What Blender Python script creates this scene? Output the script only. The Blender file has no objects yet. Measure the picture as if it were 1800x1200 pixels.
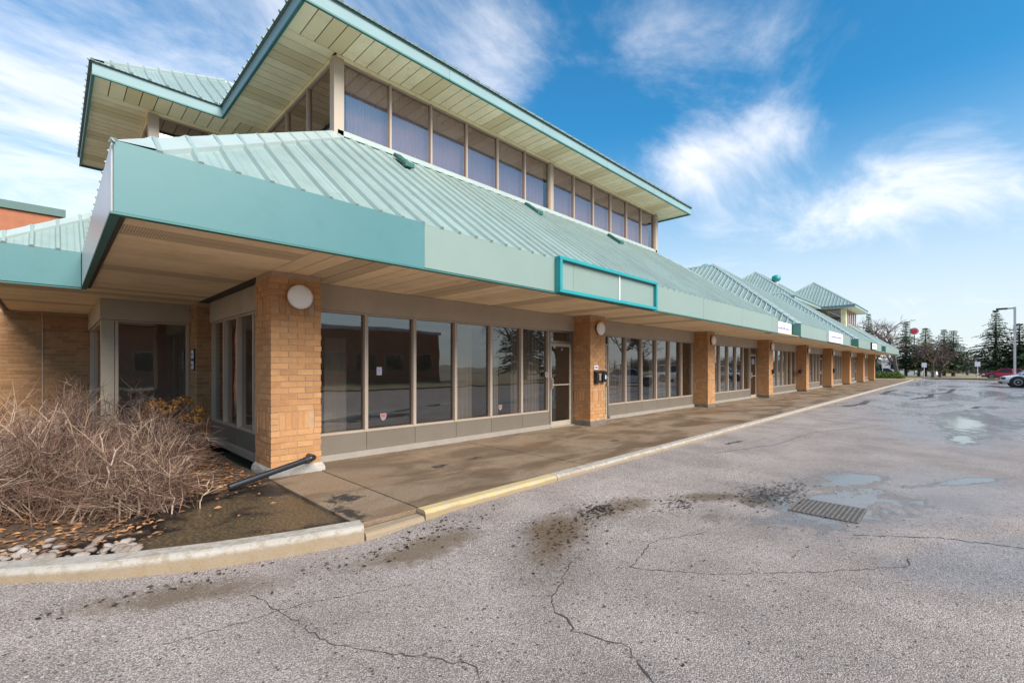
import bpy, math, random
from mathutils import Vector, noise as mn
R = math.radians
scene = bpy.context.scene
col = scene.collection

# ------------------------------------------------------------------ camera
cd = bpy.data.cameras.new('camera'); cam = bpy.data.objects.new('camera', cd); col.objects.link(cam)
cam.location = (0, 0, 1.5); cam.rotation_euler = (R(90), 0, R(-45.32))
cd.lens = 16.0; cd.sensor_width = 36; cd.shift_y = 44/1800; cd.clip_start = .05; cd.clip_end = 4000
scene.camera = cam

# ------------------------------------------------------------------ sun and sky
SUN_EL, SUN_AZ = 38, 182                 # azimuth clockwise from +Y
sd = Vector((math.sin(R(SUN_AZ))*math.cos(R(SUN_EL)), math.cos(R(SUN_AZ))*math.cos(R(SUN_EL)), math.sin(R(SUN_EL))))
sl = bpy.data.lights.new('sun', 'SUN'); sl.energy = 2.5; sl.angle = R(42); sl.color = (1, .90, .78)
so = bpy.data.objects.new('sun', sl); col.objects.link(so); so.rotation_euler = (-sd).to_track_quat('-Z', 'Y').to_euler()
so.location = (0, -20, 30)
w = bpy.data.worlds.new('World'); scene.world = w; w.use_nodes = True
nt = w.node_tree; nt.nodes.clear()
class NT:
    """tiny helper for node trees"""
    def __init__(s, t): s.t = t
    def n(s, typ, ins=None, **kw):
        nd = s.t.nodes.new(typ)
        for k, v in kw.items(): setattr(nd, k, v)
        for k, v in (ins or {}).items():
            if isinstance(v, bpy.types.NodeSocket): s.t.links.new(v, nd.inputs[k])
            else: nd.inputs[k].default_value = v
        return nd
    def m(s, op, a, b=0.0, c=0.0, clamp=False):
        nd = s.t.nodes.new('ShaderNodeMath'); nd.operation = op; nd.use_clamp = clamp
        for i, v in enumerate((a, b, c)):
            if isinstance(v, bpy.types.NodeSocket): s.t.links.new(v, nd.inputs[i])
            else: nd.inputs[i].default_value = v
        return nd.outputs[0]
    def vm(s, op, a, b=(0, 0, 0)):
        nd = s.t.nodes.new('ShaderNodeVectorMath'); nd.operation = op
        for i, v in enumerate((a, b)):
            if isinstance(v, bpy.types.NodeSocket): s.t.links.new(v, nd.inputs[i])
            else: nd.inputs[i].default_value = v
        return nd.outputs['Value' if op in ('DOT_PRODUCT', 'LENGTH', 'DISTANCE') else 'Vector']
    def mix(s, f, a, b, mode='MIX'):
        nd = s.t.nodes.new('ShaderNodeMix'); nd.data_type = 'RGBA'; nd.blend_type = mode
        for i, v in ((0, f), (6, a), (7, b)):
            if isinstance(v, bpy.types.NodeSocket): s.t.links.new(v, nd.inputs[i])
            else: nd.inputs[i].default_value = v if i == 0 or len(v) == 4 else (*v, 1)
        return nd.outputs[2]
    def ramp(s, f, a, b, smooth=True):
        nd = s.t.nodes.new('ShaderNodeMapRange'); nd.interpolation_type = 'SMOOTHSTEP' if smooth else 'LINEAR'
        s.t.links.new(f, nd.inputs[0]); nd.inputs[1].default_value = a; nd.inputs[2].default_value = b
        return nd.outputs[0]
    def noise(s, vec, scale, detail=4, rough=.55, dist=0):
        return s.n('ShaderNodeTexNoise', {'Vector': vec, 'Scale': scale, 'Detail': detail, 'Roughness': rough, 'Distortion': dist}).outputs[0]
W = NT(nt)
sky = W.n('ShaderNodeTexSky', sky_type='NISHITA'); sky.sun_disc = False
sky.sun_elevation = R(SUN_EL); sky.sun_rotation = R(SUN_AZ); sky.air_density = 1.1; sky.dust_density = .6; sky.ozone_density = 2.2
gen = W.n('ShaderNodeTexCoord').outputs['Generated']
dirv = W.vm('NORMALIZE', gen)
sx = W.n('ShaderNodeSeparateXYZ', {0: dirv})
zc = W.m('ADD', W.m('MAXIMUM', sx.outputs[2], 0.0), .13)
pv = W.n('ShaderNodeCombineXYZ', {0: W.m('DIVIDE', sx.outputs[0], zc), 1: W.m('DIVIDE', sx.outputs[1], zc), 2: 3.7}).outputs[0]
mp = W.n('ShaderNodeMapping', {'Vector': pv, 'Rotation': (0, 0, R(-28)), 'Scale': (.75, 1.35, 1)}).outputs[0]
n1 = W.noise(mp, 1.25, 12, .63, .55)
n2 = W.noise(pv, .45, 3, .5, .3)
def sky_dir(px, py):
    u = (px-900)/800; v = (644-py)/800
    return Vector((.711+.703*u, .703-.711*u, v)).normalized()
blob = None
for px, py, rad, amt in ((1200, 285, .11, .16), (1290, 258, .13, .21), (1380, 232, .10, .16), (1290, 400, .13, .11), (1430, 385, .14, .12), (1570, 350, .14, .12), (1710, 310, .14, .12), (150, 230, .60, .20), (860, 130, .16, .12)):
    d = W.vm('DISTANCE', dirv, tuple(sky_dir(px, py)))
    b = W.m('MULTIPLY', W.m('SUBTRACT', 1.0, W.ramp(d, 0, rad)), amt)
    blob = b if blob is None else W.m('ADD', blob, b)
cf = W.m('ADD', W.m('ADD', W.m('MULTIPLY', n1, .8), W.m('MULTIPLY', n2, .35)), blob)
cf = W.ramp(cf, .53, .94)
hz = W.ramp(sx.outputs[2], .46, .02)
cf = W.m('MULTIPLY', cf, .92)
skyc = W.mix(1.0, sky.outputs[0], (.20, .76, .96, 1), 'MULTIPLY')
cc = W.mix(W.m('MULTIPLY', hz, .85), skyc, (4.7, 4.8, 4.9, 1)); cc = W.mix(cf, cc, (6.7, 6.5, 6.6, 1))
bg = W.n('ShaderNodeBackground', {'Color': cc, 'Strength': .075})
W.t.links.new(bg.outputs[0], W.n('ShaderNodeOutputWorld').inputs[0])
vs = scene.view_settings; vs.view_transform = 'Standard'; vs.look = 'None'; vs.exposure = 1.44; vs.gamma = 1; vs.use_curve_mapping = False

# ------------------------------------------------------------------ materials
M = {}
def newmat(name):
    m = bpy.data.materials.new(name); m.use_nodes = True; m.node_tree.nodes.clear(); M[name] = m
    return NT(m.node_tree)
def finish(t, **ins):
    p = t.n('ShaderNodeBsdfPrincipled', ins); o = t.n('ShaderNodeOutputMaterial'); t.t.links.new(p.outputs[0], o.inputs[0]); return p
def hsvjit(t, c, amt, island=True):
    r = t.n('ShaderNodeNewGeometry').outputs['Random Per Island']; o = t.n('ShaderNodeObjectInfo').outputs['Random']
    x = t.m('FRACT', t.m('ADD', r, t.m('MULTIPLY', o, 7.31)))
    f = t.m('ADD', 1-amt, t.m('MULTIPLY', x, 2*amt))
    return t.mix(1.0, c, t.n('ShaderNodeCombineColor', {0: f, 1: t.m('POWER', f, 1.25), 2: t.m('POWER', f, 1.5)}).outputs[0], 'MULTIPLY')
def mat(name, c, rough=.6, var=.15, scale=2.0, bump=0, bscale=60, metal=0, jit=0, dirt=None, dirt_amt=.0, spec=.5, stretch=(1, 1, 1)):
    t = newmat(name); pos = t.n('ShaderNodeNewGeometry').outputs['Position']
    sp = t.vm('MULTIPLY', pos, stretch)
    n = t.noise(sp, scale, 6, .6)
    f = t.ramp(n, .25, .75, False)
    cc = t.mix(f, tuple(x*(1-var) for x in c), tuple(min(1, x*(1+var)) for x in c))
    if dirt:
        d = t.ramp(t.noise(sp, scale*2.7, 8, .7, .4), .5, .75)
        cc = t.mix(t.m('MULTIPLY', d, dirt_amt), cc, dirt)
    if jit: cc = hsvjit(t, cc, jit)
    ins = {'Base Color': cc, 'Roughness': t.m('ADD', rough-.06, t.m('MULTIPLY', n, .12)), 'Metallic': metal, 'Specular IOR Level': spec}
    if bump:
        b = t.n('ShaderNodeBump', {'Height': t.noise(pos, bscale, 5, .6), 'Strength': bump, 'Distance': .01}); ins['Normal'] = b.outputs[0]
    finish(t, **ins); return M[name]
mat('roof', (.265, .340, .318), .36, .10, 1.2, .06, 9, jit=.05, dirt=(.18, .23, .20), dirt_amt=.4)
mat('roof_cap', (.36, .42, .405), .42, .08, 1.5, .05, 6, dirt=(.32, .42, .38), dirt_amt=.3)
mat('fascia_teal', (.080, .195, .205), .38, .05, 1.0, .16, 1.6, dirt=(.05, .13, .135), dirt_amt=.25, spec=.35)
mat('fascia_pale', (.21, .275, .245), .42, .05, .9, .16, 1.6, jit=.03, dirt=(.22, .27, .23), dirt_amt=.3)
mat('fascia_sky_sheen', (0.561, 0.527, 0.510), .30, .05, 1.0, .03, 4)  # pale side panel, white sheen of the sky put into its colour
mat('fascia_green', (.075, .20, .165), .45, .08)
mat('eave_fascia', (.225, .335, .35), .5, .08, 1.2, .03, 5, jit=.03, spec=.25)
mat('flap_green', (.02, .10, .085), .45)
mat('coping', (.06, .13, .115), .5)
mat('trim_green', (.035, .15, .14), .5)
mat('sign_teal', (.015, .27, .29), .4, .1)
mat('soffit', (.88, .79, .54), .6, .10, 1.4, jit=.05, dirt=(.62, .51, .29), dirt_amt=.5)
mat('lower_soffit', (.90, .70, .45), .6, .12, 1.2, jit=.06, dirt=(.56, .40, .24), dirt_amt=.5)  # same cream as soffit, warm light off the ground put into the colour
mat('backing', (.08, .07, .05), .8)
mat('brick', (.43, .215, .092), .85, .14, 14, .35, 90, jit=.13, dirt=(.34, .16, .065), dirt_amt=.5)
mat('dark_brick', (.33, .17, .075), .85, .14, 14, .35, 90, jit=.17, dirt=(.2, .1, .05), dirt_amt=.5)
mat('red_brick', (.33, .12, .06), .85, .15, 3, jit=.15)
mat('mortar', (.40, .27, .17), .95, .15, 8, .3, 120)
mat('mullion', (.42, .33, .26), .45, .06)
mat('header', (0.378, 0.315, 0.243), .6, .10, 1.5, .08, 50, dirt=(.3, .25, .18), dirt_amt=.4)
mat('sill_panel', (.165, .135, .105), .55, .07, 2, jit=.03, dirt=(.2, .16, .12), dirt_amt=.4)
mat('base_trim', (0.300, 0.262, 0.225), .6, .1, 5, dirt=(.3, .25, .2), dirt_amt=.6)
mat('aluminium', (.24, .205, .18), .35, .08, 4, metal=.6)
mat('interior', (.55, .52, .48), .9)
mat('curtain', (.50, .45, .40), .9, .12, 3, stretch=(6, 6, .3))
mat('blind', (.74, .69, .76), .8, .08, 3, stretch=(8, 8, .3))
mat('lamp_white', (.78, .76, .74), .35, .04)
mat('lamp_base', (.05, .045, .04), .5)
mat('black_metal', (.018, .018, .022), .4)
mat('black_plastic', (.014, .016, .022), .3)
mat('white_paper', (.75, .75, .78), .6, .05)
mat('sticker_red', (.55, .06, .07), .5)
mat('brass', (.45, .38, .2), .35, metal=.6)
mat('ink', (.22, .18, .42), .6)
mat('concrete_foot', (.38, .35, .32), .9, .25, 9, .6, 40, dirt=(.25, .22, .2), dirt_amt=.6)
def kerbmat(name, top, patch, amt):
    t = newmat(name); pos = t.n('ShaderNodeNewGeometry').outputs['Position']; sp = t.n('ShaderNodeSeparateXYZ', {0: pos})
    n = t.noise(pos, 4, 7, .65); f = t.noise(pos, 60, 4, .6)
    c = t.mix(t.ramp(n, .3, .7), tuple(x*.85 for x in top), top); c = t.mix(t.m('MULTIPLY', t.ramp(t.noise(pos, 11, 7, .7, .5), .46, .62), amt), c, patch)
    c = t.mix(t.m('MULTIPLY', t.ramp(f, .5, .75), .3), c, (.22, .18, .13))
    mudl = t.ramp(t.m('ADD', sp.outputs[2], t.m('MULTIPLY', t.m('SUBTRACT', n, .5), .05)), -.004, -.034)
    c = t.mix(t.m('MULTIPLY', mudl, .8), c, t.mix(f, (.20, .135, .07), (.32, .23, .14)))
    b = t.n('ShaderNodeBump', {'Height': f, 'Strength': .5, 'Distance': .008})
    finish(t, **{'Base Color': c, 'Roughness': .88, 'Normal': b.outputs[0]})
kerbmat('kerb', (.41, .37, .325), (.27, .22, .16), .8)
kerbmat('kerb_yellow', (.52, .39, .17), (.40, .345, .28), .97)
mat('footing_dark', (.13, .115, .10), .9, .25, 9, .5, 40, dirt=(.25, .17, .1), dirt_amt=.5)
mat('dim_paper', (.24, .24, .25), .6, .05)  # white paper, dimming by the window glass put into its grey
mat('twig', (.135, .072, .05), .8, .25, 9, jit=.45)
mat('twig_pale', (.33, .225, .16), .8, .25, 9, jit=.35)
mat('dry_flower', (.48, .22, .06), .9, .3, 12, jit=.5)
mat('dead_leaf', (.27, .13, .055), .85, .3, 12, jit=.6)
mat('wet_leaf', (.035, .022, .014), .35, .3, 12, jit=.6)
mat('stone', (.27, .215, .18), .85, .2, 12, .4, 60, jit=.25)
mat('bark', (.085, .065, .055), .9, .25, 6, .5, 30)
mat('bare_branch', (.135, .092, .08), .9, .2, 3, jit=.25)
mat('needles', (.065, .10, .045), .75, .3, .9, jit=.4)
mat('needles_olive', (.12, .12, .035), .75, .3, .9, jit=.4)
mat('hedge', (.10, .15, .025), .7, .3, 3, jit=.4)
mat('brush', (.17, .12, .11), .9, .25, .5, jit=.3)
mat('dry_grass', (.27, .205, .10), .95, .3, 1.2, .5, 30)
mat('far_ground', (.22, .18, .10), .95, .25, .05)
mat('street', (.16, .16, .17), .6, .15, .4)
mat('tyre', (.015, .015, .016), .7)
mat('rim', (.35, .35, .36), .3, metal=.8)
mat('car_white', (.75, .76, .78), .18, .02)
mat('car_dark', (.025, .025, .035), .15, .05)
mat('car_grey', (.12, .125, .14), .18, .05)
mat('car_red', (.32, .02, .035), .18, .05)
mat('car_blue', (.03, .06, .35), .2, .05)
mat('car_glass', (.012, .014, .018), .05)
mat('headlight', (.6, .62, .65), .1)
mat('tail_light', (.35, .01, .015), .2)
mat('pole_grey', (.50, .47, .48), .5, .1)
mat('pole_brown', (.06, .045, .04), .5)
mat('white_wall', (.70, .70, .72), .8, .06)
mat('sign_red', (.62, .04, .07), .5)
mat('sign_pink', (.55, .30, .34), .6)
mat('school_yellow', (.70, .36, .02), .4)
mat('grate', (.17, .145, .125), .45, .3, 20)
mat('sealant', (.065, .055, .05), .6)
# tinted window glass: Schlick reflection over a dark tint
def glass(name, tint, f0, gc=(.95, .93, .93)):
    t = newmat(name)
    fc = t.n('ShaderNodeLayerWeight', {'Blend': .5}).outputs['Facing']
    fr = t.m('ADD', f0, t.m('MULTIPLY', t.m('POWER', fc, 4.0), 1-f0), clamp=True)
    pos = t.n('ShaderNodeNewGeometry').outputs['Position']
    b = t.n('ShaderNodeBump', {'Height': t.noise(pos, .9, 2), 'Strength': .06, 'Distance': .05})
    gl = t.n('ShaderNodeBsdfGlossy', {'Color': (*gc, 1), 'Roughness': .015, 'Normal': b.outputs[0]})
    tr = t.n('ShaderNodeBsdfTransparent', {'Color': (*tint, 1)})
    mx = t.n('ShaderNodeMixShader', {0: fr, 1: tr.outputs[0], 2: gl.outputs[0]})
    t.t.links.new(mx.outputs[0], t.n('ShaderNodeOutputMaterial').inputs[0])
glass('glass', (.50, .48, .46), .15)
glass('clerestory_glass', (.52, .47, .48), .26, (1, .80, .78))
# perforated soffit
t = newmat('soffit_vent'); pos = t.n('ShaderNodeNewGeometry').outputs['Position']
v = t.n('ShaderNodeTexVoronoi', {'Vector': pos, 'Scale': 45, 'Randomness': .15}).outputs[0]
finish(t, **{'Base Color': t.mix(t.ramp(v, .30, .42), (.30, .26, .16), (.72, .62, .38)), 'Roughness': .7})
t = newmat('lower_soffit_vent'); pos = t.n('ShaderNodeNewGeometry').outputs['Position']
v = t.n('ShaderNodeTexVoronoi', {'Vector': pos, 'Scale': 45, 'Randomness': .15}).outputs[0]
finish(t, **{'Base Color': t.mix(t.ramp(v, .30, .42), (.34, .26, .17), (.76, .59, .38)), 'Roughness': .7})  # vented planks with the same ground-light warmth in their colours

def ell(t, sxyz, cx, cy, rx, ry, rot=0):
    """1 inside an ellipse, falling to 0 at its rim (unclamped distance field)"""
    c, s = math.cos(R(rot)), math.sin(R(rot))
    dx = t.m('SUBTRACT', sxyz.outputs[0], cx); dy = t.m('SUBTRACT', sxyz.outputs[1], cy)
    a = t.m('DIVIDE', t.m('ADD', t.m('MULTIPLY', dx, c), t.m('MULTIPLY', dy, s)), rx)
    b = t.m('DIVIDE', t.m('SUBTRACT', t.m('MULTIPLY', dy, c), t.m('MULTIPLY', dx, s)), ry)
    return t.m('SUBTRACT', 1.0, t.m('SQRT', t.m('ADD', t.m('MULTIPLY', a, a), t.m('MULTIPLY', b, b))))
def maxall(t, L):
    r = L[0]
    for x in L[1:]: r = t.m('MAXIMUM', r, x)
    return r
# worn wet asphalt
t = newmat('asphalt'); pos = t.n('ShaderNodeNewGeometry').outputs['Position']; sp = t.n('ShaderNodeSeparateXYZ', {0: pos})
agg = t.n('ShaderNodeTexVoronoi', {'Vector': pos, 'Scale': 112}, feature='F1')
aggc = t.n('ShaderNodeSeparateColor', {0: agg.outputs['Color']}).outputs[0]
fine = t.noise(pos, 160, 3, .7)
mid = t.noise(pos, 1.1, 6, .6); big = t.noise(pos, .22, 4, .6)
c0 = t.mix(t.ramp(aggc, .15, .95, False), (.275, .228, .205), (.56, .475, .435))
c0 = t.mix(t.ramp(agg.outputs['Distance'], .35, .75), c0, (.17, .142, .13))
c0 = t.mix(t.ramp(mid, .3, .72), c0, t.mix(1.0, c0, (.72, .71, .70), 'MULTIPLY')); c0 = t.mix(t.m('MULTIPLY', t.ramp(t.noise(pos, 5.5, 8, .72, .6), .56, .74), .45), c0, (.12, .095, .078)); c0 = t.mix(t.ramp(big, .42, .6), c0, t.mix(1.0, c0, (1.12, 1.1, 1.08), 'MULTIPLY'))
grit = t.n('ShaderNodeTexVoronoi', {'Vector': pos, 'Scale': 38}); gc = t.n('ShaderNodeSeparateColor', {0: grit.outputs['Color']})
c0 = t.mix(t.m('MULTIPLY', t.ramp(gc.outputs[1], .86, .97), t.ramp(grit.outputs['Distance'], .5, .25)), c0, (.07, .058, .05)); c0 = t.mix(t.m('MULTIPLY', t.ramp(gc.outputs[2], .88, .97), t.m('MULTIPLY', t.ramp(grit.outputs['Distance'], .4, .2), .7)), c0, (.70, .63, .58))
nz = t.m('MULTIPLY', t.m('SUBTRACT', t.noise(pos, 1.7, 7, .65), .5), 1.5)
pud = maxall(t, [ell(t, sp, *e) for e in ((6.4, 1.08, 1.6, .78, -22), (7.9, 1.2, 1.1, .4, -20), (9.0, .0, 1.3, .14, -30), (18.2, .0, 4.2, .8, 4), (14.3, .0, 1.4, .3, 0), (12.0, -1.4, 2.2, .3, -20))])
farp = t.m('MULTIPLY', t.ramp(t.noise(t.vm('MULTIPLY', pos, (.16, .55, 1)), 1.0, 7, .62, .5), .50, .66), t.ramp(sp.outputs[0], 10, 24))
nf = t.m('MULTIPLY', t.m('SUBTRACT', t.noise(t.vm('MULTIPLY', pos, (.55, 1.2, 1)), 3.2, 8, .7, .6), .5), 2.2)
pudm = t.ramp(t.m('ADD', pud, t.m('ADD', t.m('MULTIPLY', nz, 1.15), t.m('MULTIPLY', nf, .75))), .05, .6)
pudm = t.m('MAXIMUM', pudm, t.m('MULTIPLY', farp, .62))
damp = maxall(t, [ell(t, sp, *e) for e in ((7.5, .7, 3.2, 1.5, -20), (18, .2, 8, 2.2, 0), (46, 0, 42, 6.5, 0), (5.6, -.3, 1.6, .6, -30), (3.2, 2.6, 1.4, .5, 30))])
dampm = t.ramp(t.m('ADD', damp, t.m('MULTIPLY', nz, .6)), -.05, .55)
stain = maxall(t, [ell(t, sp, *e) for e in ((3.4, 2.75, .9, .35, 25), (4.6, 2.75, .8, .28, -5), (5.7, 2.25, .8, .25, -35), (2.3, 3.4, .9, .35, 0), (.7, 3.9, .9, .3, -25), (6.0, 1.75, .55, .3, 0))])
nh = t.m('MULTIPLY', t.m('SUBTRACT', t.noise(pos, 14, 8, .75, .4), .5), 2.6)
stainm = t.ramp(t.m('ADD', stain, t.m('ADD', t.m('MULTIPLY', nz, .95), t.m('MULTIPLY', nh, .5))), .05, .8)
c1 = t.mix(t.m('MULTIPLY', stainm, .8), c0, (.12, .078, .042))
c1 = t.mix(t.m('MULTIPLY', dampm, .35), c1, t.mix(1.0, c1, (.7, .7, .72), 'MULTIPLY'))
c1 = t.mix(t.m('MULTIPLY', pudm, .75), c1, (.085, .078, .07))
ro = t.m('SUBTRACT', .88, t.m('MULTIPLY', dampm, .60)); ro = t.m('SUBTRACT', ro, t.m('MULTIPLY', stainm, .1))
ro = t.m('MAXIMUM', .04, t.m('SUBTRACT', ro, t.m('MULTIPLY', pudm, .8)))
bs = t.m('MULTIPLY', t.m('SUBTRACT', 1.0, t.m('MAXIMUM', t.m('MULTIPLY', pudm, .97), t.m('MULTIPLY', dampm, .45))), .7)
bmp = t.n('ShaderNodeBump', {'Height': t.m('ADD', t.m('MULTIPLY', agg.outputs['Distance'], -1.0), t.m('MULTIPLY', fine, .5)), 'Strength': bs, 'Distance': .006})
finish(t, **{'Base Color': c1, 'Roughness': ro, 'Normal': bmp.outputs[0]})
# damp sidewalk concrete
t = newmat('sidewalk'); pos = t.n('ShaderNodeNewGeometry').outputs['Position']; sp = t.n('ShaderNodeSeparateXYZ', {0: pos})
agg = t.n('ShaderNodeTexVoronoi', {'Vector': pos, 'Scale': 120}); aggc = t.n('ShaderNodeSeparateColor', {0: agg.outputs['Color']}).outputs[0]
c0 = t.mix(t.ramp(aggc, .2, 1, False), (.168, .116, .075), (.285, .203, .134))
n = t.noise(t.vm('MULTIPLY', pos, (.6, 1.3, 1)), 1.0, 7, .62, .5)
wet = t.ramp(n, .40, .62)
c0 = t.mix(t.m('MULTIPLY', wet, .75), c0, (.10, .062, .034))
rust = t.ramp(t.noise(pos, .55, 5, .6), .52, .7)
c0 = t.mix(t.m('MULTIPLY', rust, .35), c0, (.21, .105, .046))
spot = t.ramp(t.m('ADD', maxall(t, [ell(t, sp, *e) for e in ((4.1, 5.6, .3, .12, 10), (4.9, 5.7, .25, .1, 0), (2.35, 5.0, .3, .3, 0), (2.15, 4.5, .15, .5, 0), (8, 5.0, .2, .1, 0))]), t.m('MULTIPLY', t.m('SUBTRACT', t.noise(pos, 9, 6, .7), .5), 2.6)), .25, .7)
c0 = t.mix(spot, c0, (.03, .025, .02))
ob = t.n('ShaderNodeObjectInfo').outputs['Random']
c0 = t.mix(1.0, c0, t.n('ShaderNodeCombineColor', {i: t.m('ADD', .9, t.m('MULTIPLY', ob, .2)) for i in range(3)}).outputs[0], 'MULTIPLY')
bmp = t.n('ShaderNodeBump', {'Height': t.m('ADD', agg.outputs['Distance'], t.noise(pos, 40, 4)), 'Strength': .35, 'Distance': .004})
finish(t, **{'Base Color': c0, 'Roughness': t.m('SUBTRACT', .85, t.m('MULTIPLY', wet, .42)), 'Normal': bmp.outputs[0]})
# planting bed: mulch with a washed-out muddy area
t = newmat('bed_soil'); pos = t.n('ShaderNodeNewGeometry').outputs['Position']; sp = t.n('ShaderNodeSeparateXYZ', {0: pos})
nz = t.m('MULTIPLY', t.m('SUBTRACT', t.noise(pos, 3, 6, .65), .5), 1.2)
mud = t.ramp(t.m('ADD', maxall(t, [ell(t, sp, 1.55, 5.2, .8, 1.15, 25), ell(t, sp, 1.0, 4.9, .75, .35, -22)]), nz), .05, .35)
wetf = t.ramp(t.m('ADD', maxall(t, [ell(t, sp, 1.5, 5.2, 1.2, 1.6, 25), ell(t, sp, .8, 4.9, 1.0, .5, -22)]), nz), .0, .3)
mul = t.mix(t.ramp(t.noise(pos, 22, 6, .7), .3, .7), (.035, .022, .016), (.17, .10, .055))
mul = t.mix(wetf, mul, (.016, .013, .012))
rip = t.n('ShaderNodeTexWave', {'Vector': t.vm('MULTIPLY', pos, (1, 1.6, 1)), 'Scale': 5, 'Distortion': 14, 'Detail': 5, 'Detail Scale': 1.6}).outputs[1]
mc = t.mix(t.ramp(rip, .3, .95), (.075, .052, .03), (.12, .085, .05))
mc = t.mix(t.ramp(t.noise(pos, 2.4, 5, .6), .52, .66), mc, (.03, .024, .018))
cb = t.mix(mud, mul, mc)
bmp = t.n('ShaderNodeBump', {'Height': t.m('ADD', t.m('MULTIPLY', t.noise(pos, 28, 6, .7), t.m('SUBTRACT', 1.0, t.m('MULTIPLY', mud, .85))), t.m('MULTIPLY', t.m('MULTIPLY', rip, mud), .12)), 'Strength': .7, 'Distance': .03})
finish(t, **{'Base Color': cb, 'Roughness': t.m('SUBTRACT', .9, t.m('MULTIPLY', wetf, .58)), 'Normal': bmp.outputs[0]})

# ------------------------------------------------------------------ mesh helpers
class MB:
    def __init__(s): s.v = []; s.f = []
    def quad(s, *p):
        i = len(s.v); s.v += [tuple(q) for q in p]; s.f.append(tuple(range(i, i+len(p)))); return s
    def box(s, x0, x1, y0, y1, z0, z1):
        i = len(s.v)
        s.v += [(x0, y0, z0), (x1, y0, z0), (x1, y1, z0), (x0, y1, z0), (x0, y0, z1), (x1, y0, z1), (x1, y1, z1), (x0, y1, z1)]
        s.f += [tuple(i+k for k in q) for q in ((0, 3, 2, 1), (4, 5, 6, 7), (0, 1, 5, 4), (1, 2, 6, 5), (2, 3, 7, 6), (3, 0, 4, 7))]; return s
    def prism(s, pts, off):
        """closed polygon pts (3D) extruded by vector off"""
        i = len(s.v); n = len(pts); o = Vector(off)
        s.v += [tuple(p) for p in pts] + [tuple(Vector(p)+o) for p in pts]
        s.f.append(tuple(range(i+n-1, i-1, -1))); s.f.append(tuple(range(i+n, i+2*n)))
        for k in range(n): s.f.append((i+k, i+(k+1) % n, i+n+(k+1) % n, i+n+k))
        return s
    def tube(s, pts, rad, n=3, cap=True):
        P = [Vector(p) for p in pts]; i = len(s.v); m = len(P)
        if not isinstance(rad, (list, tuple)): rad = [rad]*m
        for k, p in enumerate(P):
            d = (P[min(k+1, m-1)]-P[max(k-1, 0)])
            d = d.normalized() if d.length > 1e-9 else Vector((0, 0, 1))
            a = d.cross(Vector((0, 0, 1)) if abs(d.z) < .9 else Vector((1, 0, 0))).normalized(); b = d.cross(a)
            for j in range(n):
                q = 2*math.pi*j/n; s.v.append(tuple(p+(a*math.cos(q)+b*math.sin(q))*rad[k]))
        for k in range(m-1):
            for j in range(n):
                s.f.append((i+k*n+j, i+k*n+(j+1) % n, i+(k+1)*n+(j+1) % n, i+(k+1)*n+j))
        if cap and n > 2: s.f.append(tuple(i+j for j in range(n-1, -1, -1))); s.f.append(tuple(i+(m-1)*n+j for j in range(n)))
        return s
    def lathe(s, c, axis, prof, n=20):
        """profile of (distance along axis, radius) about axis through c"""
        ax = Vector(axis).normalized(); a = ax.cross(Vector((0, 0, 1)) if abs(ax.z) < .9 else Vector((1, 0, 0))).normalized(); b = ax.cross(a)
        i = len(s.v); c = Vector(c)
        for d, r in prof:
            for j in range(n):
                q = 2*math.pi*j/n; s.v.append(tuple(c+ax*d+(a*math.cos(q)+b*math.sin(q))*r))
        for k in range(len(prof)-1):
            for j in range(n): s.f.append((i+k*n+j, i+k*n+(j+1) % n, i+(k+1)*n+(j+1) % n, i+(k+1)*n+j))
        s.f.append(tuple(i+j for j in range(n-1, -1, -1))); s.f.append(tuple(i+(len(prof)-1)*n+j for j in range(n)))
        return s
def wloc(o):
    l = Vector((0, 0, 0))
    while o: l += o.location; o = o.parent
    return l
def add(name, mb, m, parent=None, origin=None, smooth=False, bevel=0):
    """mesh object; vertices are given in the scene frame and re-centred on the object's own origin"""
    if origin is None:
        xs = [min(p[k] for p in mb.v) for k in range(3)]; ys = [max(p[k] for p in mb.v) for k in range(3)]
        origin = Vector(((xs[0]+ys[0])/2, (xs[1]+ys[1])/2, xs[2]))
    origin = Vector(origin)
    me = bpy.data.meshes.new(name); me.from_pydata([tuple(Vector(p)-origin) for p in mb.v], [], mb.f); me.update()
    if smooth: me.polygons.foreach_set('use_smooth', [True]*len(me.polygons))
    me.materials.append(M[m] if isinstance(m, str) else m)
    o = bpy.data.objects.new(name, me); col.objects.link(o); o.parent = parent; o.location = origin-wloc(parent)
    if bevel:
        b = o.modifiers.new('bevel', 'BEVEL'); b.width = bevel; b.segments = 2; b.limit_method = 'ANGLE'
    return o
def share(name, src, loc, parent=None):
    o = bpy.data.objects.new(name, src.data); col.objects.link(o); o.parent = parent; o.location = Vector(loc)-wloc(parent); return o
def tag(o, label=None, cat=None, group=None, kind=None):
    for k, v in (('label', label), ('category', cat), ('group', group), ('kind', kind)):
        if v: o[k] = v
    return o
def empty(name, loc, label=None, cat=None, group=None):
    o = bpy.data.objects.new(name, None); col.objects.link(o); o.location = loc; o.empty_display_size = .3
    return tag(o, label, cat, group)
def copy_tree(o, parent=None):
    c = o.copy(); col.objects.link(c); c.parent = parent
    for ch in list(o.children): copy_tree(ch, c)
    return c

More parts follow.
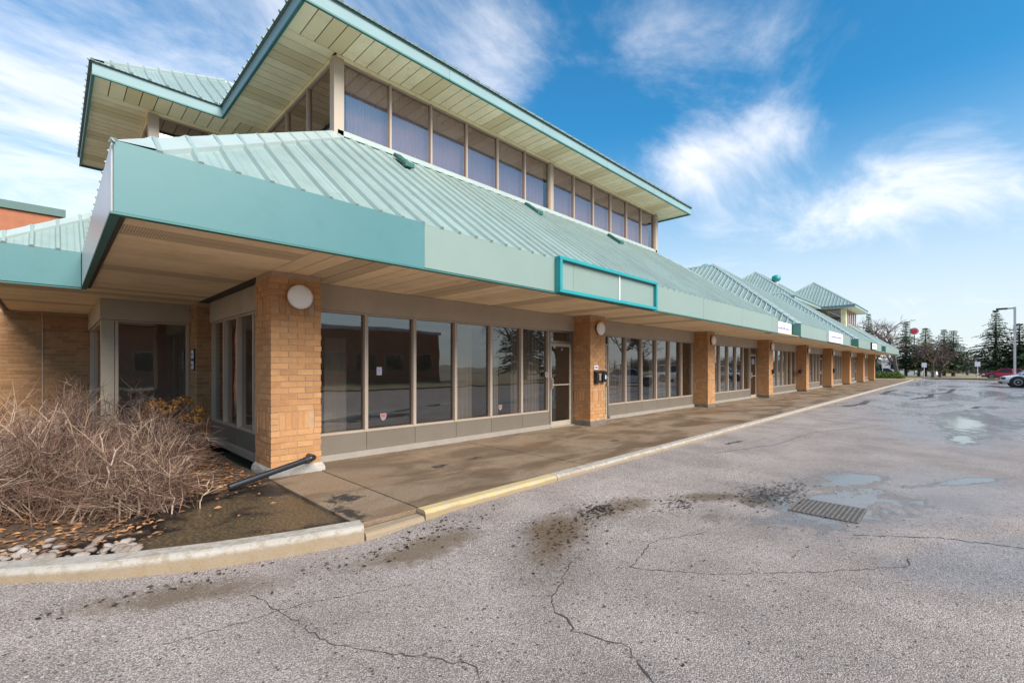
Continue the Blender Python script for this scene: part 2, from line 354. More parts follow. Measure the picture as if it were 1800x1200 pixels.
# ------------------------------------------------------------------ ground
ZA = -.12
g = MB(); g.quad((-900, -900, -.30), (1500, -900, -.30), (1500, 900, -.30), (-900, 900, -.30)); tag(add('ground', g, 'far_ground'), kind='structure')
def sst(a, b, x): f = min(1, max(0, (x-a)/(b-a))); return f*f*(3-2*f)
def za(x, y): return ZA+.058*sst(1.9, 3.4, x)*sst(2.0, 3.8, y)+.06*(1-sst(-.5, 1.0, x))*sst(2.8, 4.6, y)
g = MB(); gx = [-30, -10, -3]+[-2+.25*i for i in range(40)]+[8+6*i for i in range(13)]; gy = [-14, -6, 0, 1]+[1.6+.2*i for i in range(17)]+[5.6]
for yy in gy:
    for xx in gx: g.v.append((xx, yy, za(xx, yy)))
for j in range(len(gy)-1):
    for i in range(len(gx)-1): a = j*len(gx)+i; g.f.append((a, a+1, a+1+len(gx), a+len(gx)))
lot = tag(add('parking_lot', g, 'asphalt', smooth=True), kind='structure')
g = MB(); g.box(80, 84.5, -60, 60, -.28, -.02); g.box(80, 80.18, -60, 3.7, -.2, .02); tag(add('grass_verge', g, 'dry_grass'), kind='structure')
g = MB(); g.box(-30, 80, -26, -14.2, -.28, -.03); tag(add('lawn', g, 'dry_grass'), kind='structure')
g = MB(); g.quad((84.6, -200, -.2), (96, -200, -.2), (96, 200, -.2), (84.6, 200, -.2)); tag(add('street', g, 'street'), kind='structure')
# sidewalk slabs
sw = empty('sidewalk', (34, 5.5, -.1)); tag(sw, kind='structure')
xs = [2.045, 2.745]; x = 2.745
while x < 69: x += 1.52; xs.append(min(x, 69.2))
for a, b in zip(xs, xs[1:]):
    if b-a < .2: continue
    m = MB(); m.box(a+.006, b-.006, 4.10, 7.20, -.12, random.Random(a).uniform(-.004, .004)); add('slab', m, 'sidewalk', sw, bevel=.006)
m = MB(); m.box(2.0, 69.2, 4.09, 7.3, -.2, -.045); add('bedding', m, 'sealant', sw)
# kerbs
kb = empty('kerb', (34, 4.0, ZA)); tag(kb, kind='structure')
def kerb_run(pts, z, name, mt, w=.16, seg=None):
    """kerb stone following plan points (outer edge), inner edge offset to the left"""
    P = [Vector((p[0], p[1], 0)) for p in pts]; m = MB(); i0 = 0; n = len(P)
    for k, p in enumerate(P):
        d = (P[min(k+1, n-1)]-P[max(k-1, 0)]).normalized(); nrm = Vector((-d.y, d.x, 0))
        j = mn.noise(Vector((p.x*2.1, p.y*2.1, 3)))*.006
        for q, zz in ((-.012, -.2), (0+j, z-.035), (.012, z-.010), (.035, z+j), (w-.01, z), (w, z-.01), (w, -.2)):
            m.v.append((p.x+nrm.x*q, p.y+nrm.y*q, zz))
    for k in range(n-1):
        for j in range(6): m.f.append((k*7+j, (k+1)*7+j, (k+1)*7+j+1, k*7+j+1))
    m.f.append(tuple(range(6, -1, -1))); m.f.append(tuple((n-1)*7+j for j in range(7)))
    return add(name, m, mt, kb)
def lin(a, b, n): return [(a[0]+(b[0]-a[0])*i/n, a[1]+(b[1]-a[1])*i/n) for i in range(n+1)]
KO = [(-4.2, 10.2), (-3.2, 8.3), (-2.2, 6.85), (-1.3, 5.75), (-.75, 5.28), (-.30, 4.95), (.28, 4.56), (.88, 4.29), (1.45, 4.08), (2.03, 3.93)]
def yk(x):
    for a, b in zip(KO, KO[1:]):
        if a[0] <= x <= b[0]: return a[1]+(b[1]-a[1])*(x-a[0])/(b[0]-a[0])
    return 3.93
def kofs(x0, x1, n): return [(x0+(x1-x0)*i/n, yk(x0+(x1-x0)*i/n)) for i in range(n+1)]
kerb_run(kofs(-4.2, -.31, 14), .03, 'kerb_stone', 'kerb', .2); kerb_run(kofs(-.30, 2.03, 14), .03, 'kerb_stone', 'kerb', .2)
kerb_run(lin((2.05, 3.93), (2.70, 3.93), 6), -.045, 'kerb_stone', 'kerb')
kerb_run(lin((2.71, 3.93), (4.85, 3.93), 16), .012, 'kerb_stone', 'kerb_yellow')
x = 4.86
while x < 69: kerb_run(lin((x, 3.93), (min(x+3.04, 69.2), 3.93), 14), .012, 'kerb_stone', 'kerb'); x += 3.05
# planting bed
rnd = random.Random(5)
m = MB(); NX, NY = 70, 110
for j in range(NY+1):
    for i in range(NX+1):
        X = -4+6.04*i/NX; y0 = yk(X)+.12; Y = y0+(15.6-y0)*(j/NY)**1.4
        h = mn.noise(Vector((X*1.3, Y*1.3, 0)))*.04+mn.noise(Vector((X*6, Y*6, 2)))*.018
        mud = max(0, 1-math.hypot((X-1.5)/.95, (Y-5.2)/1.5))
        m.v.append((X, Y, -.02+h*(1-min(1, mud*1.6))-.02*min(1, mud*2)))
for j in range(NY):
    for i in range(NX): a = j*(NX+1)+i; m.f.append((a, a+1, a+NX+2, a+NX+1))
bed = tag(add('planting_bed', m, 'bed_soil', smooth=True), kind='structure')
# cracks and seams in the asphalt
def crack(pts, wd, seed):
    r = random.Random(seed); P = []
    for a, b in zip(pts, pts[1:]):
        L = math.hypot(b[0]-a[0], b[1]-a[1]); n = max(2, int(L/.045))
        for i in range(n):
            f = i/n; P.append((a[0]+(b[0]-a[0])*f+r.gauss(0, .010), a[1]+(b[1]-a[1])*f+r.gauss(0, .010)))
    m = MB()
    for k in range(len(P)-1):
        a, b = Vector(P[k]), Vector(P[k+1]); d = (b-a); d = d/max(d.length, 1e-6); nr = Vector((-d.y, d.x)); w0 = wd*r.uniform(.25, 1)*.5; w1 = w0*r.uniform(.7, 1.3)
        m.quad(*[(*q, za(*q)+.0035) for q in (a-nr*w0, b-nr*w1, b+nr*w1, a+nr*w0)])
    add('crack', m, 'sealant', lot)
crack([(3.28, 1.89), (3.61, 1.39), (4.26, .80), (4.9, .30), (5.15, .33)], .010, 1)
crack([(3.0, 2.3), (2.41, 2.0), (2.25, 1.68), (2.36, 1.4), (2.16, 1.13), (1.9, .6)], .013, 2)
crack([(3.28, 1.89), (3.9, 2.05), (4.6, 1.75)], .009, 3); crack([(5.42, .74), (5.9, .16), (6.1, -.39), (6.6, -1.6)], .016, 4)
crack([(1.0, 3.6), (1.15, 2.6), (1.6, 1.9), (1.4, 1.2)], .008, 5); crack([(8.5, 3.2), (10.5, 2.7), (13, 2.6), (16, 1.6)], .02, 6)
crack([(30, 1.8), (33, 1.2), (36, 1.3), (39, .6), (46, .4)], .35, 7); crack([(22, 3.3), (24, 3.0), (26.5, 3.1)], .3, 8); crack([(25, -.3), (26.5, -.5)], .25, 9); crack([(9.6, 3.4), (10.3, 3.3)], .12, 10)
crack([(33, 3.2), (37, 3.3), (40, 3.1)], .35, 11); crack([(1.9, 2.9), (1.2, 3.2), (.4, 3.3)], .008, 12)

# ------------------------------------------------------------------ the plaza building
B = empty('plaza_building', (34, 12, 0), 'long low brick plaza with pale green metal hip roofs and clerestory towers', 'building')
ZS, ZF0, ZF1, PIT = 2.80, 2.785, 3.36, .75
YF, YW = 4.975, 7.24
CW, CS, C0 = .68, 7.43, 2.08          # column width, spacing, first left edge
CY = 6.635
def col_x(k): return C0+CS*k
# --- brick faces
BL, BH, J = .2167, .074, .010
def face_rects(wd, z0, z1, seed, soldiers=True):
    out = []; z = z0; k = 0; r = random.Random(seed)
    bands = (z0+.50, z1-.62) if soldiers else ()
    done = set()
    while z+BH <= z1+.001:
        hit = [b for b in bands if b not in done and z >= b]
        if hit:
            done.add(hit[0]); e = .108; n = 3
            for c in range(3):
                zz = z+c*(BH+J)
                for a0, a1 in ((0, e-J), (wd-e+J, wd)): out.append((a0, a1, zz, zz+BH))
            a = e; hh = 3*BH+2*J
            while a+BH <= wd-e+.001: out.append((a, a+BH, z, z+hh)); a += BH+J*.85
            z += hh+J; k += 1; continue
        a = 0 if k % 2 == 0 else -BL/2
        while a < wd-.02:
            a0 = max(0, a); a1 = min(wd, a+BL)
            if a1-a0 > .03: out.append((a0, a1, z, z+BH))
            a += BL+J
        z += BH+J; k += 1
    return out
PD = .05
def brick_box(m, face, ox, oy, rc, wd, r):
    a0, a1, z0, z1 = rc; j = r.uniform(-.0025, .0025)
    if face == '-y': m.box(ox+a0, ox+a1, oy+j, oy+PD, z0, z1)
    elif face == '+y': m.box(ox+a0, ox+a1, oy+wd-PD, oy+wd+j, z0, z1)
    elif face == '-x': m.box(ox+j, ox+PD, oy+max(a0, PD+.004), oy+min(a1, wd-PD-.004), z0, z1) if a1 > PD+.02 and a0 < wd-PD-.02 else None
    elif face == '+x': m.box(ox+wd-PD, ox+wd-j, oy+max(a0, PD+.004), oy+min(a1, wd-PD-.004), z0, z1) if a1 > PD+.02 and a0 < wd-PD-.02 else None
def column(ox, oy, individual, real=True, mt='brick'):
    m = MB(); m.box(ox+.009, ox+CW-.009, oy+.009, oy+CW-.009, .0, ZS-.002)
    c = add('brick_column', m, 'mortar' if real else mt, B)
    r = random.Random(int(ox*100)); zb = .12
    rest = MB()
    if real:
        for face, solo in (('-y', individual), ('-x', individual), ('+x', False), ('+y', False)):
            for rc in face_rects(CW, zb, ZS-.01, ox):
                q = MB() if solo else rest; n0 = len(q.v); brick_box(q, face, ox, oy, rc, CW, r)
                if solo and len(q.v): add('brick', q, mt, c)
        o = add('bricks', rest, mt, c); o['kind'] = 'stuff'
    # rough concrete foot
    f = MB(); n = 9
    for lvl, (e, z) in enumerate(((.035, -.10), (.04, .03), (.028, .085), (.004, .118)) if individual else ((.008, -.10), (.010, .03), (.008, .085), (.001, .118))):
        for k in range(4*n):
            s, u = divmod(k, n); q = u/n*(CW+2*e)
            x, y = ((ox-e+q, oy-e), (ox+CW+e, oy-e+q), (ox+CW+e-q, oy+CW+e), (ox-e, oy+CW+e-q))[s]
            jz = mn.noise(Vector((x*7, y*7, lvl)))*.012
            f.v.append((x+jz, y+jz, z+(jz*2 if lvl in (1, 2) else 0)))
    for l in range(3):
        for k in range(4*n): f.f.append((l*4*n+k, l*4*n+(k+1) % (4*n), (l+1)*4*n+(k+1) % (4*n), (l+1)*4*n+k))
    f.f.append(tuple(3*4*n+k for k in range(4*n)))
    add('footing', f, 'concrete_foot' if individual else 'footing_dark', c)
    return c
for k in range(9): column(col_x(k), CY, k == 0, k < 5)
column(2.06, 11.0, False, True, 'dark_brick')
# recessed brick wall left of the vestibule
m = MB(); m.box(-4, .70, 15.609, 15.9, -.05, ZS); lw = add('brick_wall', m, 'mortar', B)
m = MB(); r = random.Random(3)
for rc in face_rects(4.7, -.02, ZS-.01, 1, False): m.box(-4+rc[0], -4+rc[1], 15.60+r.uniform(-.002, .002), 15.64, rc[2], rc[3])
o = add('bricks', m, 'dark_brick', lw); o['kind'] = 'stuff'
m = MB(); m.box(-.165, -.145, 15.585, 15.61, -.02, ZS-.01); add('control_joint', m, 'mullion', lw)

# --- windows along the front
def window(x0, x1, z0, z1, y, parent, gl='glass', fr=.03, dep=.07, fm='mullion', axis='y'):
    """frame with its pane; axis y: lies in a plane of constant y; axis x: constant x"""
    def bx(m, a0, a1, d0, d1, q0, q1):
        m.box(a0, a1, d0, d1, q0, q1) if axis == 'y' else m.box(d0, d1, a0, a1, q0, q1)
    m = MB()
    bx(m, x0, x0+fr, y-dep, y+.03, z0, z1); bx(m, x1-fr, x1, y-dep, y+.03, z0, z1)
    bx(m, x0+fr, x1-fr, y-dep+.01, y+.03, z0, z0+.035); bx(m, x0+fr, x1-fr, y-dep+.01, y+.03, z1-.03, z1)
    o = add('window', m, fm, parent)
    p = MB()
    if axis == 'y': p.quad((x0+fr, y, z0+.035), (x1-fr, y, z0+.035), (x1-fr, y, z1-.03), (x0+fr, y, z1-.03))
    else: p.quad((y, x1-fr, z0+.035), (y, x0+fr, z0+.035), (y, x0+fr, z1-.03), (y, x1-fr, z1-.03))
    add('pane', p, gl, o); return o
def sill(x0, x1, y, axis='y'):
    m = MB(); (m.box(x0+.004, x1-.004, y-.075, y+.03, .10, .398) if axis == 'y' else m.box(y-.075, y+.03, x0+.004, x1-.004, .10, .398))
    s = add('sill_panel', m, 'sill_panel', B)
    m = MB(); (m.box(x0, x1, y-.12, y+.03, -.02, .097) if axis == 'y' else m.box(y-.12, y+.03, x0, x1, -.02, .097)); add('base_trim', m, 'base_trim', s)
def door(x0, x1, y, hinge_right):
    m = MB(); f = .055
    m.box(x0, x0+f, y-.08, y+.03, 0, 2.398); m.box(x1-f, x1, y-.08, y+.03, 0, 2.398); m.box(x0+f, x1-f, y-.08, y+.03, 2.08, 2.14); m.box(x0+f, x1-f, y-.08, y+.03, 2.35, 2.398)
    d = add('door', m, 'aluminium', B)
    m = MB(); a, b = x0+f+.004, x1-f-.004
    m.box(a, a+.05, y-.06, y-.02, .02, 2.075); m.box(b-.05, b, y-.06, y-.02, .02, 2.075); m.box(a+.05, b-.05, y-.06, y-.02, .02, .14); m.box(a+.05, b-.05, y-.06, y-.02, 2.0, 2.075)
    m.box(a+.05, b-.05, y-.055, y-.03, 1.03, 1.06)
    add('leaf_frame', m, 'header', d)
    p = MB(); p.quad((a+.05, y-.04, .14), (b-.05, y-.04, .14), (b-.05, y-.04, 2.0), (a+.05, y-.04, 2.0)); add('pane', p, 'glass', d)
    p = MB(); p.quad((x0+f, y, 2.14), (x1-f, y, 2.14), (x1-f, y, 2.35), (x0+f, y, 2.35)); add('transom', p, 'glass', d)
    hx = a+.005 if hinge_right else b-.045
    m = MB(); m.box(hx, hx+.04, y-.10, y-.061, .95, 1.22); m.box(hx+.008, hx+.032, y-.13, y-.10, .98, 1.19); add('handle', m, 'mullion', d, bevel=.005)
    m = MB(); m.box(x0, x1, y-.14, y+.05, -.01, .018); add('threshold', m, 'base_trim', d)
    return d
NB = 8; doors = []
for k in range(NB):
    a, b = col_x(k)+CW+.03, col_x(k+1)-.03; dr = k % 2 == 0
    n = 6; dw = .94; p0, p1 = (a, b-dw) if dr else (a+dw, b); pw = (p1-p0)/n
    for i in range(n):
        window(p0+i*pw, p0+(i+1)*pw, .40, 2.398, YW, B); sill(p0+i*pw, p0+(i+1)*pw, YW)
    doors.append(door(b-dw, b, YW, True) if dr else door(a, a+dw, YW, False))
    m = MB(); m.box(col_x(k)+CW-.005, col_x(k+1)+.005, YW-.10, YW+.06, 2.40, ZS-.004); add('header', m, 'header', B)
# side window wall between corner column and rear pier
for i in range(4):
    y0 = CY+CW+.01+i*(11.0-CY-CW-.02)/4; y1 = y0+(11.0-CY-CW-.02)/4
    window(y0, y1, .40, 2.398, 2.38, B, axis='x'); sill(y0, y1, 2.38, 'x')
m = MB(); m.box(2.28, 2.44, CY+CW, 11.0, 2.40, ZS-.004); add('header', m, 'header', B)
# glazed vestibule
window(.86, 2.05, .12, 2.40, 11.72, B, fr=.05); window(11.86, 15.55, .12, 2.40, .74, B, fr=.05, axis='x')
m = MB(); m.box(.66, .85, 11.66, 11.85, -.05, 2.40); add('corner_post', m, 'header', B)
m = MB(); m.box(.64, 2.06, 11.62, 11.80, 2.405, ZS-.004); add('header', m, 'header', B)
m = MB(); m.box(.64, .82, 11.801, 15.6, 2.405, ZS-.004); add('header', m, 'header', B)
m = MB(); m.box(.66, 2.06, 11.66, 11.8, -.05, .119); add('base_trim', m, 'header', B)
# interior shells
m = MB()
m.box(2.3, 62, 12.0, 12.1, 0, ZS-.03); m.box(2.45, 62, YW+.07, 12.0, -.02, .005); m.box(.9, 2.45, 11.9, 15.6, -.02, .005); m.box(.85, 8, 15.7, 15.8, 0, ZS-.03)
for k in range(1, 9): m.box(col_x(k)+.28, col_x(k)+.40, CY+CW+.01, 12.0, .005, ZS-.03)
m.box(2.3, 62, YW+.07, 15.8, ZS-.02, ZS+.02)
add('interior', m, 'interior', B)
m = MB(); m.box(62.3, 62.6, 7.3, 24, -.1, ZS+.2); m.box(-1, 62.6, 24, 24.3, -.1, 3.3); add('rear_wall', m, 'brick', B)
m = MB(); m.box(.9, 66, 5.9, 24, 2.93, 3.28); m.box(-.3, .9, 10.9, 24, 2.93, 3.28); add('roof_deck', m, 'fascia_pale', B)

# --- soffits
def planks(axis, a0, a1, lo, hi, z, mt, mv, wd=.25, parent=None, vent=8, joined=False, up=None):
    """planks side by side along axis; lo/hi give each plank's extent"""
    n = max(1, round((a1-a0)/wd)); w_ = (a1-a0)/n; J_ = MB()
    for i in range(n):
        p, q = a0+i*w_+.008, a0+(i+1)*w_-.008; l, h = (lo(p), hi(p)) if callable(lo) else (lo, hi)
        m = J_ if joined else MB()
        (m.box(p, q, l, h, z, z+.012) if axis == 'x' else m.box(l, h, p, q, z, z+.012))
        if not joined: add('soffit_plank', m, mv if vent and i % vent in (2, 3) else mt, parent)
    if joined: o = add('soffit_planks', J_, mt, parent); o['kind'] = 'stuff'
m = MB(); m.box(.42, 66, YF+.07, 7.2, ZS+.013, ZS+.03); m.box(.42, 2.9, 7.2, 10.29, ZS+.013, ZS+.03); m.box(-.75, 2.9, 10.291, 15.65, ZS+.013, ZS+.03); sf = add('lower_soffit', m, 'backing', B)
planks('x', 2.09, 13.0, YF+.06, YW-.10, ZS, 'lower_soffit', 'lower_soffit_vent', parent=sf)
planks('x', 13.0, 66, YF+.06, YW-.10, ZS, 'lower_soffit', 'lower_soffit_vent', parent=sf, joined=True)
planks('y', YF+.06, 10.25, .42, 2.085, ZS, 'lower_soffit', 'lower_soffit_vent', wd=.21, parent=sf, vent=11)
planks('y', 10.25, 15.6, -.74, 2.085, ZS, 'lower_soffit', 'lower_soffit_vent', wd=.21, parent=sf, vent=11)

# --- fascia
fa = MB(); [fa.box(q0, q1, YF+.052, YF+.10, ZF0, ZF1-.02) for q0, q1 in ((.40, 19.35), (22.92, 34.85), (38.42, 50.55), (53.82, 65.9))]; fa.box(.40, .45, YF+.1, 10.2, ZF0, ZF1-.02); fa.box(-.75, .40, 10.24, 10.29, ZF0, ZF1-.02); fa.box(-.75, -.70, 10.29, 20, ZF0, ZF1-.02)
FA = add('fascia', fa, 'backing', B)
def fpan(x0, x1, y, mt, z0=ZF0, z1=ZF1, th=.05):
    m = MB(); m.box(x0+.004, x1-.004, y, y+th, z0, z1); return add('fascia_panel', m, mt, FA, bevel=.004)
fpan(.352, 3.41, YF-.012, 'fascia_teal', ZF0-.01, ZF1+.005, .062)
for a, b in ((3.41, 12.4), (12.4, 15.5), (15.5, 18.6), (18.6, 19.4)): fpan(a, b, YF, 'fascia_pale')
m = MB(); m.box(.345, .395, YF+.055, 10.19, ZF0, ZF1); add('fascia_panel', m, 'fascia_sky_sheen', FA, bevel=.004)
fpan(-.80, .34, 10.19, 'fascia_teal'); m = MB(); m.box(-.80, -.75, 10.245, 20, ZF0, ZF1); add('fascia_panel', m, 'fascia_pale', FA)
MODS = ((22.9, 34.9), (38.4, 50.6), (53.8, 66.0)); prev = 19.4
for a, b in MODS:
    fpan(prev, a, YF+.42, 'fascia_pale')                       # recessed run between two modules
    for i in range(4): fpan(a+(b-a)*i/4, a+(b-a)*(i+1)/4, YF, 'fascia_pale')
    m = MB(); m.box(a-.05, a-.001, YF, YF+.42, ZF0, ZF1); add('fascia_return', m, 'fascia_green', FA)
    m = MB(); m.box(prev+.001, prev+.05, YF, YF+.42, ZF0, ZF1); add('fascia_return', m, 'fascia_pale', FA)
    m = MB(); m.box(prev, a, YF+.47, 6.2, 3.30, 3.335); add('gutter_roof', m, 'roof', B); prev = b
m = MB(); m.box(65.95, 66.0, YF+.055, 24, ZF0, ZF1); add('fascia_panel', m, 'fascia_pale', FA)
m = MB(); [m.box(q0, q1, YF-.022, YF+.05, ZF0-.030, ZF0-.012) for q0, q1 in ((.335, 19.4), (22.9, 34.9), (38.4, 50.6), (53.8, 66.0))]; m.box(.335, .40, YF+.056, 10.18, ZF0-.03, ZF0-.005); m.box(-.81, .334, 10.175, 10.24, ZF0-.03, ZF0-.012); add('drip_edge', m, 'trim_green', FA)

# --- metal roofs
UPL = math.sqrt(1+PIT*PIT)
def slope(P0, a, h, L, run, name, parent, solo=False, sp=.30, mt='roof', over=0.0):
    """ribbed sheet: eave from P0 along unit a for L; h = horizontal up-slope unit; run(s) = horizontal run at s"""
    P0, a, h = Vector(P0), Vector(a), Vector(h); b = (h+Vector((0, 0, PIT))).normalized(); nrm = a.cross(b)
    if nrm.z < 0: nrm = -nrm
    n = max(1, round(L/sp)); st = L/n; J_ = MB()
    dk = MB(); pts = [P0-b*over, P0+a*L-b*over]; K = 40
    for i in range(K, -1, -1): pts.append(P0+a*(L*i/K)+b*(run(L*i/K)*UPL))
    dk.quad(*[tuple(p-nrm*.012) for p in pts]); deck = add(name, dk, mt, parent)
    for i in range(n):
        s0, s1 = i*st, (i+1)*st; e0, e1 = run(s0)*UPL, run(s1)*UPL
        m = MB() if solo else J_
        q = [P0+a*s0-b*over, P0+a*s1-b*over, P0+a*s1+b*max(e1, .001), P0+a*s0+b*max(e0, .001)]
        m.quad(*q)
        for f in (.36, .66):                                     # low stiffening beads
            sm = s0+st*f; em = e0+(e1-e0)*f
            c0, c1 = P0+a*sm-b*over, P0+a*sm+b*max(em-.02, .001)
            m.quad(c0-a*.014, c0+nrm*.008, c1+nrm*.008, c1-a*.014); m.quad(c0+nrm*.008, c0+a*.014, c1+a*.014, c1+nrm*.008)
        w0, w1, hh = .038, .018, .042
        c0, c1 = P0+a*s0-b*over, P0+a*s0+b*max(e0, .01)
        prof = [(-w0, 0), (-w1, hh), (w1, hh), (w0, 0)]
        i0 = len(m.v)
        for c in (c0, c1):
            for u, z in prof: m.v.append(tuple(c+a*u+nrm*z))
        for k in range(3): m.f.append((i0+k, i0+k+1, i0+4+k+1, i0+4+k))
        m.f.append((i0, i0+1, i0+2, i0+3)); m.f.append((i0+7, i0+6, i0+5, i0+4))
        if solo: add('roof_panel', m, mt, deck)
    if not solo: o = add('roof_panels', J_, mt, deck); o['kind'] = 'stuff'
    return deck
def cap(P, Q, d1, d2, w_, parent, nm='hip_cap', mt='roof_cap', lift=.05):
    """folded flashing along P-Q with wings falling along d1 and d2"""
    P, Q, d1, d2 = map(Vector, (P, Q, d1, d2)); up = Vector((0, 0, lift)); m = MB()
    for d in (d1, d2):
        d = d.normalized(); hp = Q-P; hh = Vector((hp.x, hp.y, 0)); diag = abs(hp.x) > .01 and abs(hp.y) > .01
        k = hp*(w_*max(abs(d.x), abs(d.y))/max(abs(hp.x), 1e-6)) if diag else Vector((0, 0, 0))
        m.quad(P+up*.6, Q+up, Q+d*w_+up, P+k+d*w_+up); m.quad(P+k+d*w_+up, Q+d*w_+up, Q+d*w_-up*.1, P+k+d*w_-up*.1)
    return add(nm, m, mt, parent)
def hip_roof(x0, x1, y0, y1, z, parent, solo=(), over=.06, caps=True, name='roof_slope', capw=.2):
    wx, wy = x1-x0, y1-y0; hm = min(wx, wy)/2
    run = lambda L: (lambda s: max(0, min(s, L-s, hm)))
    slope((x0, y0, z), (1, 0, 0), (0, 1, 0), wx, run(wx), name, parent, 'f' in solo, over=over)
    slope((x0, y0, z), (0, 1, 0), (1, 0, 0), wy, run(wy), name, parent, 'l' in solo, over=over)
    slope((x1, y0, z), (0, 1, 0), (-1, 0, 0), wy, run(wy), name, parent, False, over=over)
    slope((x0, y1, z), (1, 0, 0), (0, -1, 0), wx, run(wx), name, parent, False, over=over)
    if caps:
        zr = z+PIT*hm; dn = lambda x, y: (x, y, -PIT)
        for cx, cy, sx_, sy_ in ((x0, y0, 1, 1), (x1, y0, -1, 1), (x0, y1, 1, -1), (x1, y1, -1, -1)):
            cap((cx, cy, z), (cx+sx_*hm, cy+sy_*hm, zr), dn(0, -sy_), dn(-sx_, 0), capw, parent)
        if wx > wy+.1: cap((x0+hm, y0+hm, zr), (x1-hm, y0+hm, zr), dn(0, -1), dn(0, 1), capw, parent, 'ridge_cap')
        elif wy > wx+.1: cap((x0+hm, y0+hm, zr), (x0+hm, y1-hm, zr), dn(-1, 0), dn(1, 0), capw, parent, 'ridge_cap')
ZR = 3.34; CX0, CX1, CYF = 3.74, 16.1, 8.30
run1 = CYF-YF
L1 = 19.4-.36
slope((.36, YF, ZR), (1, 0, 0), (0, 1, 0), L1, lambda s: max(0, min(s, L1-s, run1)), 'lower_roof', B, True, over=.0)
L2 = 10.19-YF
# left slope: hip at the front, valley at the rear
slope((.36, YF, ZR), (0, 1, 0), (1, 0, 0), L2, lambda s: max(0, min(s, CX0-.36)), 'lower_roof', B, True)
slope((-.8, 10.19, ZR), (1, 0, 0), (0, 1, 0), 1.16, lambda s: max(0, min(s, 3.0)), 'lower_roof', B, True)
def valley_part():
    # sheet of the left wing between its hip and the valley, continued above the corner
    m = MB(); P = lambda x, y, zz: (x, y, zz)
    zt = ZR+PIT*2.95
    m.quad((.36, 10.19, ZR-.01), (.36+2.95, 13.14, zt-.01), (-.8+2.95, 13.14, zt-.01), (-.8+1.16, 11.35, ZR+PIT*1.16-.01))
    m.quad((.36, 10.19, ZR-.012), (3.74, 10.19, ZR+PIT*3.38-.012), (3.74, 13.57, ZR+PIT*3.38-.012))
    o = add('valley_roof', m, 'roof', B)
    s = .36
    while s < 2.9:
        a = Vector((s, 10.19+max(0, s-.36), ZR+PIT*max(0, s-.36))); t_ = min(s+.8, 2.95); b = Vector((s, 10.19+t_, ZR+PIT*t_))
        q = MB(); q.prism([a+Vector((-.036, 0, 0)), a+Vector((-.018, -.025, .034)), a+Vector((.018, -.025, .034)), a+Vector((.036, 0, 0))], b-a); add('roof_rib', q, 'roof', o); s += .30
valley_part()
slope((-.8, 10.19, ZR), (0, 1, 0), (1, 0, 0), 9.8, lambda s: max(0, min(s, 2.5)), 'lower_roof', B, False)
slope((19.4, YF, ZR), (0, 1, 0), (-1, 0, 0), 16, lambda s: max(0, min(s, 19.4-CX1)), 'lower_roof', B, False)
cap((.36, YF, ZR), (CX0+.02, YF+CX0-.34, ZR+PIT*(CX0-.34)), (0, -1, -PIT), (-1, 0, -PIT), .40, B)
cap((19.4, YF, ZR), (CX1, CYF, ZR+PIT*run1), (0, -1, -PIT), (1, 0, -PIT), .2, B)
cap((-.8, 10.19, ZR), (2.1, 13.09, ZR+PIT*2.9), (0, -1, -PIT), (-1, 0, -PIT), .26, B)
for a, b in MODS: hip_roof(a, b, YF, 23, ZR, B, over=0)

# --- clerestory towers
ZC0, ZC1, EO = 5.86, 7.30, .97
def trim(m, x0, x1, y0, y1, z0, z1): m.box(x0, x1, y0, y1, z0, z1)
T1 = MB(); T1.box(CX0-.02, CX1+.02, CYF-.06, CYF+.06, ZC1-.07, ZC1-.002); T1.box(CX0-.06, CX0+.06, CYF+.061, 13.4, ZC1-.07, ZC1-.002)
tw = add('clerestory', T1, 'soffit', B)
m = MB(); m.box(CX0-.02, CX1+.02, CYF-.09, CYF+.05, ZC0-.06, ZC0+.03); add('apron_flashing', m, 'roof_cap', tw)
def post(x0, x1, y0, y1, z0, z1): m = MB(); m.box(x0, x1, y0, y1, z0, z1); add('post', m, 'mullion', tw, bevel=.006)
post(CX0-.09, CX0+.10, CYF-.09, CYF+.10, ZC0-.2, ZC1-.071); post(CX1-.10, CX1+.09, CYF-.09, CYF+.10, ZC0-.2, ZC1-.071)
xm = (CX0+CX1)/2; post(xm-.07, xm+.07, CYF-.08, CYF+.06, ZC0+.03, ZC1-.071)
for h0, h1 in ((CX0+.10, xm-.07), (xm+.07, CX1-.10)):
    for i in range(6): window(h0+(h1-h0)*i/6, h0+(h1-h0)*(i+1)/6, ZC0+.03, ZC1-.071, CYF, tw, 'clerestory_glass', .022, .05)
for i in range(4): y0 = CYF+.10+i*1.19; window(y0, y0+1.19, ZC0-.3, ZC1-.071, CX0, tw, 'clerestory_glass', .022, .05, axis='x')
for i in range(6): y0 = CYF+.10+i*1.19; window(y0, y0+1.19, ZC0-.3, ZC1-.071, CX1, tw, 'clerestory_glass', .022, .05, axis='x')
WX, WY = 1.62, 13.12
for i in range(2): x0 = WX+.09+i*1.0; window(x0, x0+1.0, 5.2, ZC1-.071, WY, tw, 'clerestory_glass', .022, .05)
for i in range(4): y0 = WY+.09+i*1.0; window(y0, y0+1.0, 5.0, ZC1-.071, WX, tw, 'clerestory_glass', .022, .05, axis='x')
post(WX-.09, WX+.10, WY-.09, WY+.10, 4.9, ZC1-.071)
m = MB(); m.box(WX-.06, CX0, WY-.06, WY+.06, ZC1-.07, ZC1-.002); m.box(WX-.06, WX+.06, WY+.061, 17.1, ZC1-.07, ZC1-.002); add('head_trim', m, 'soffit', tw)
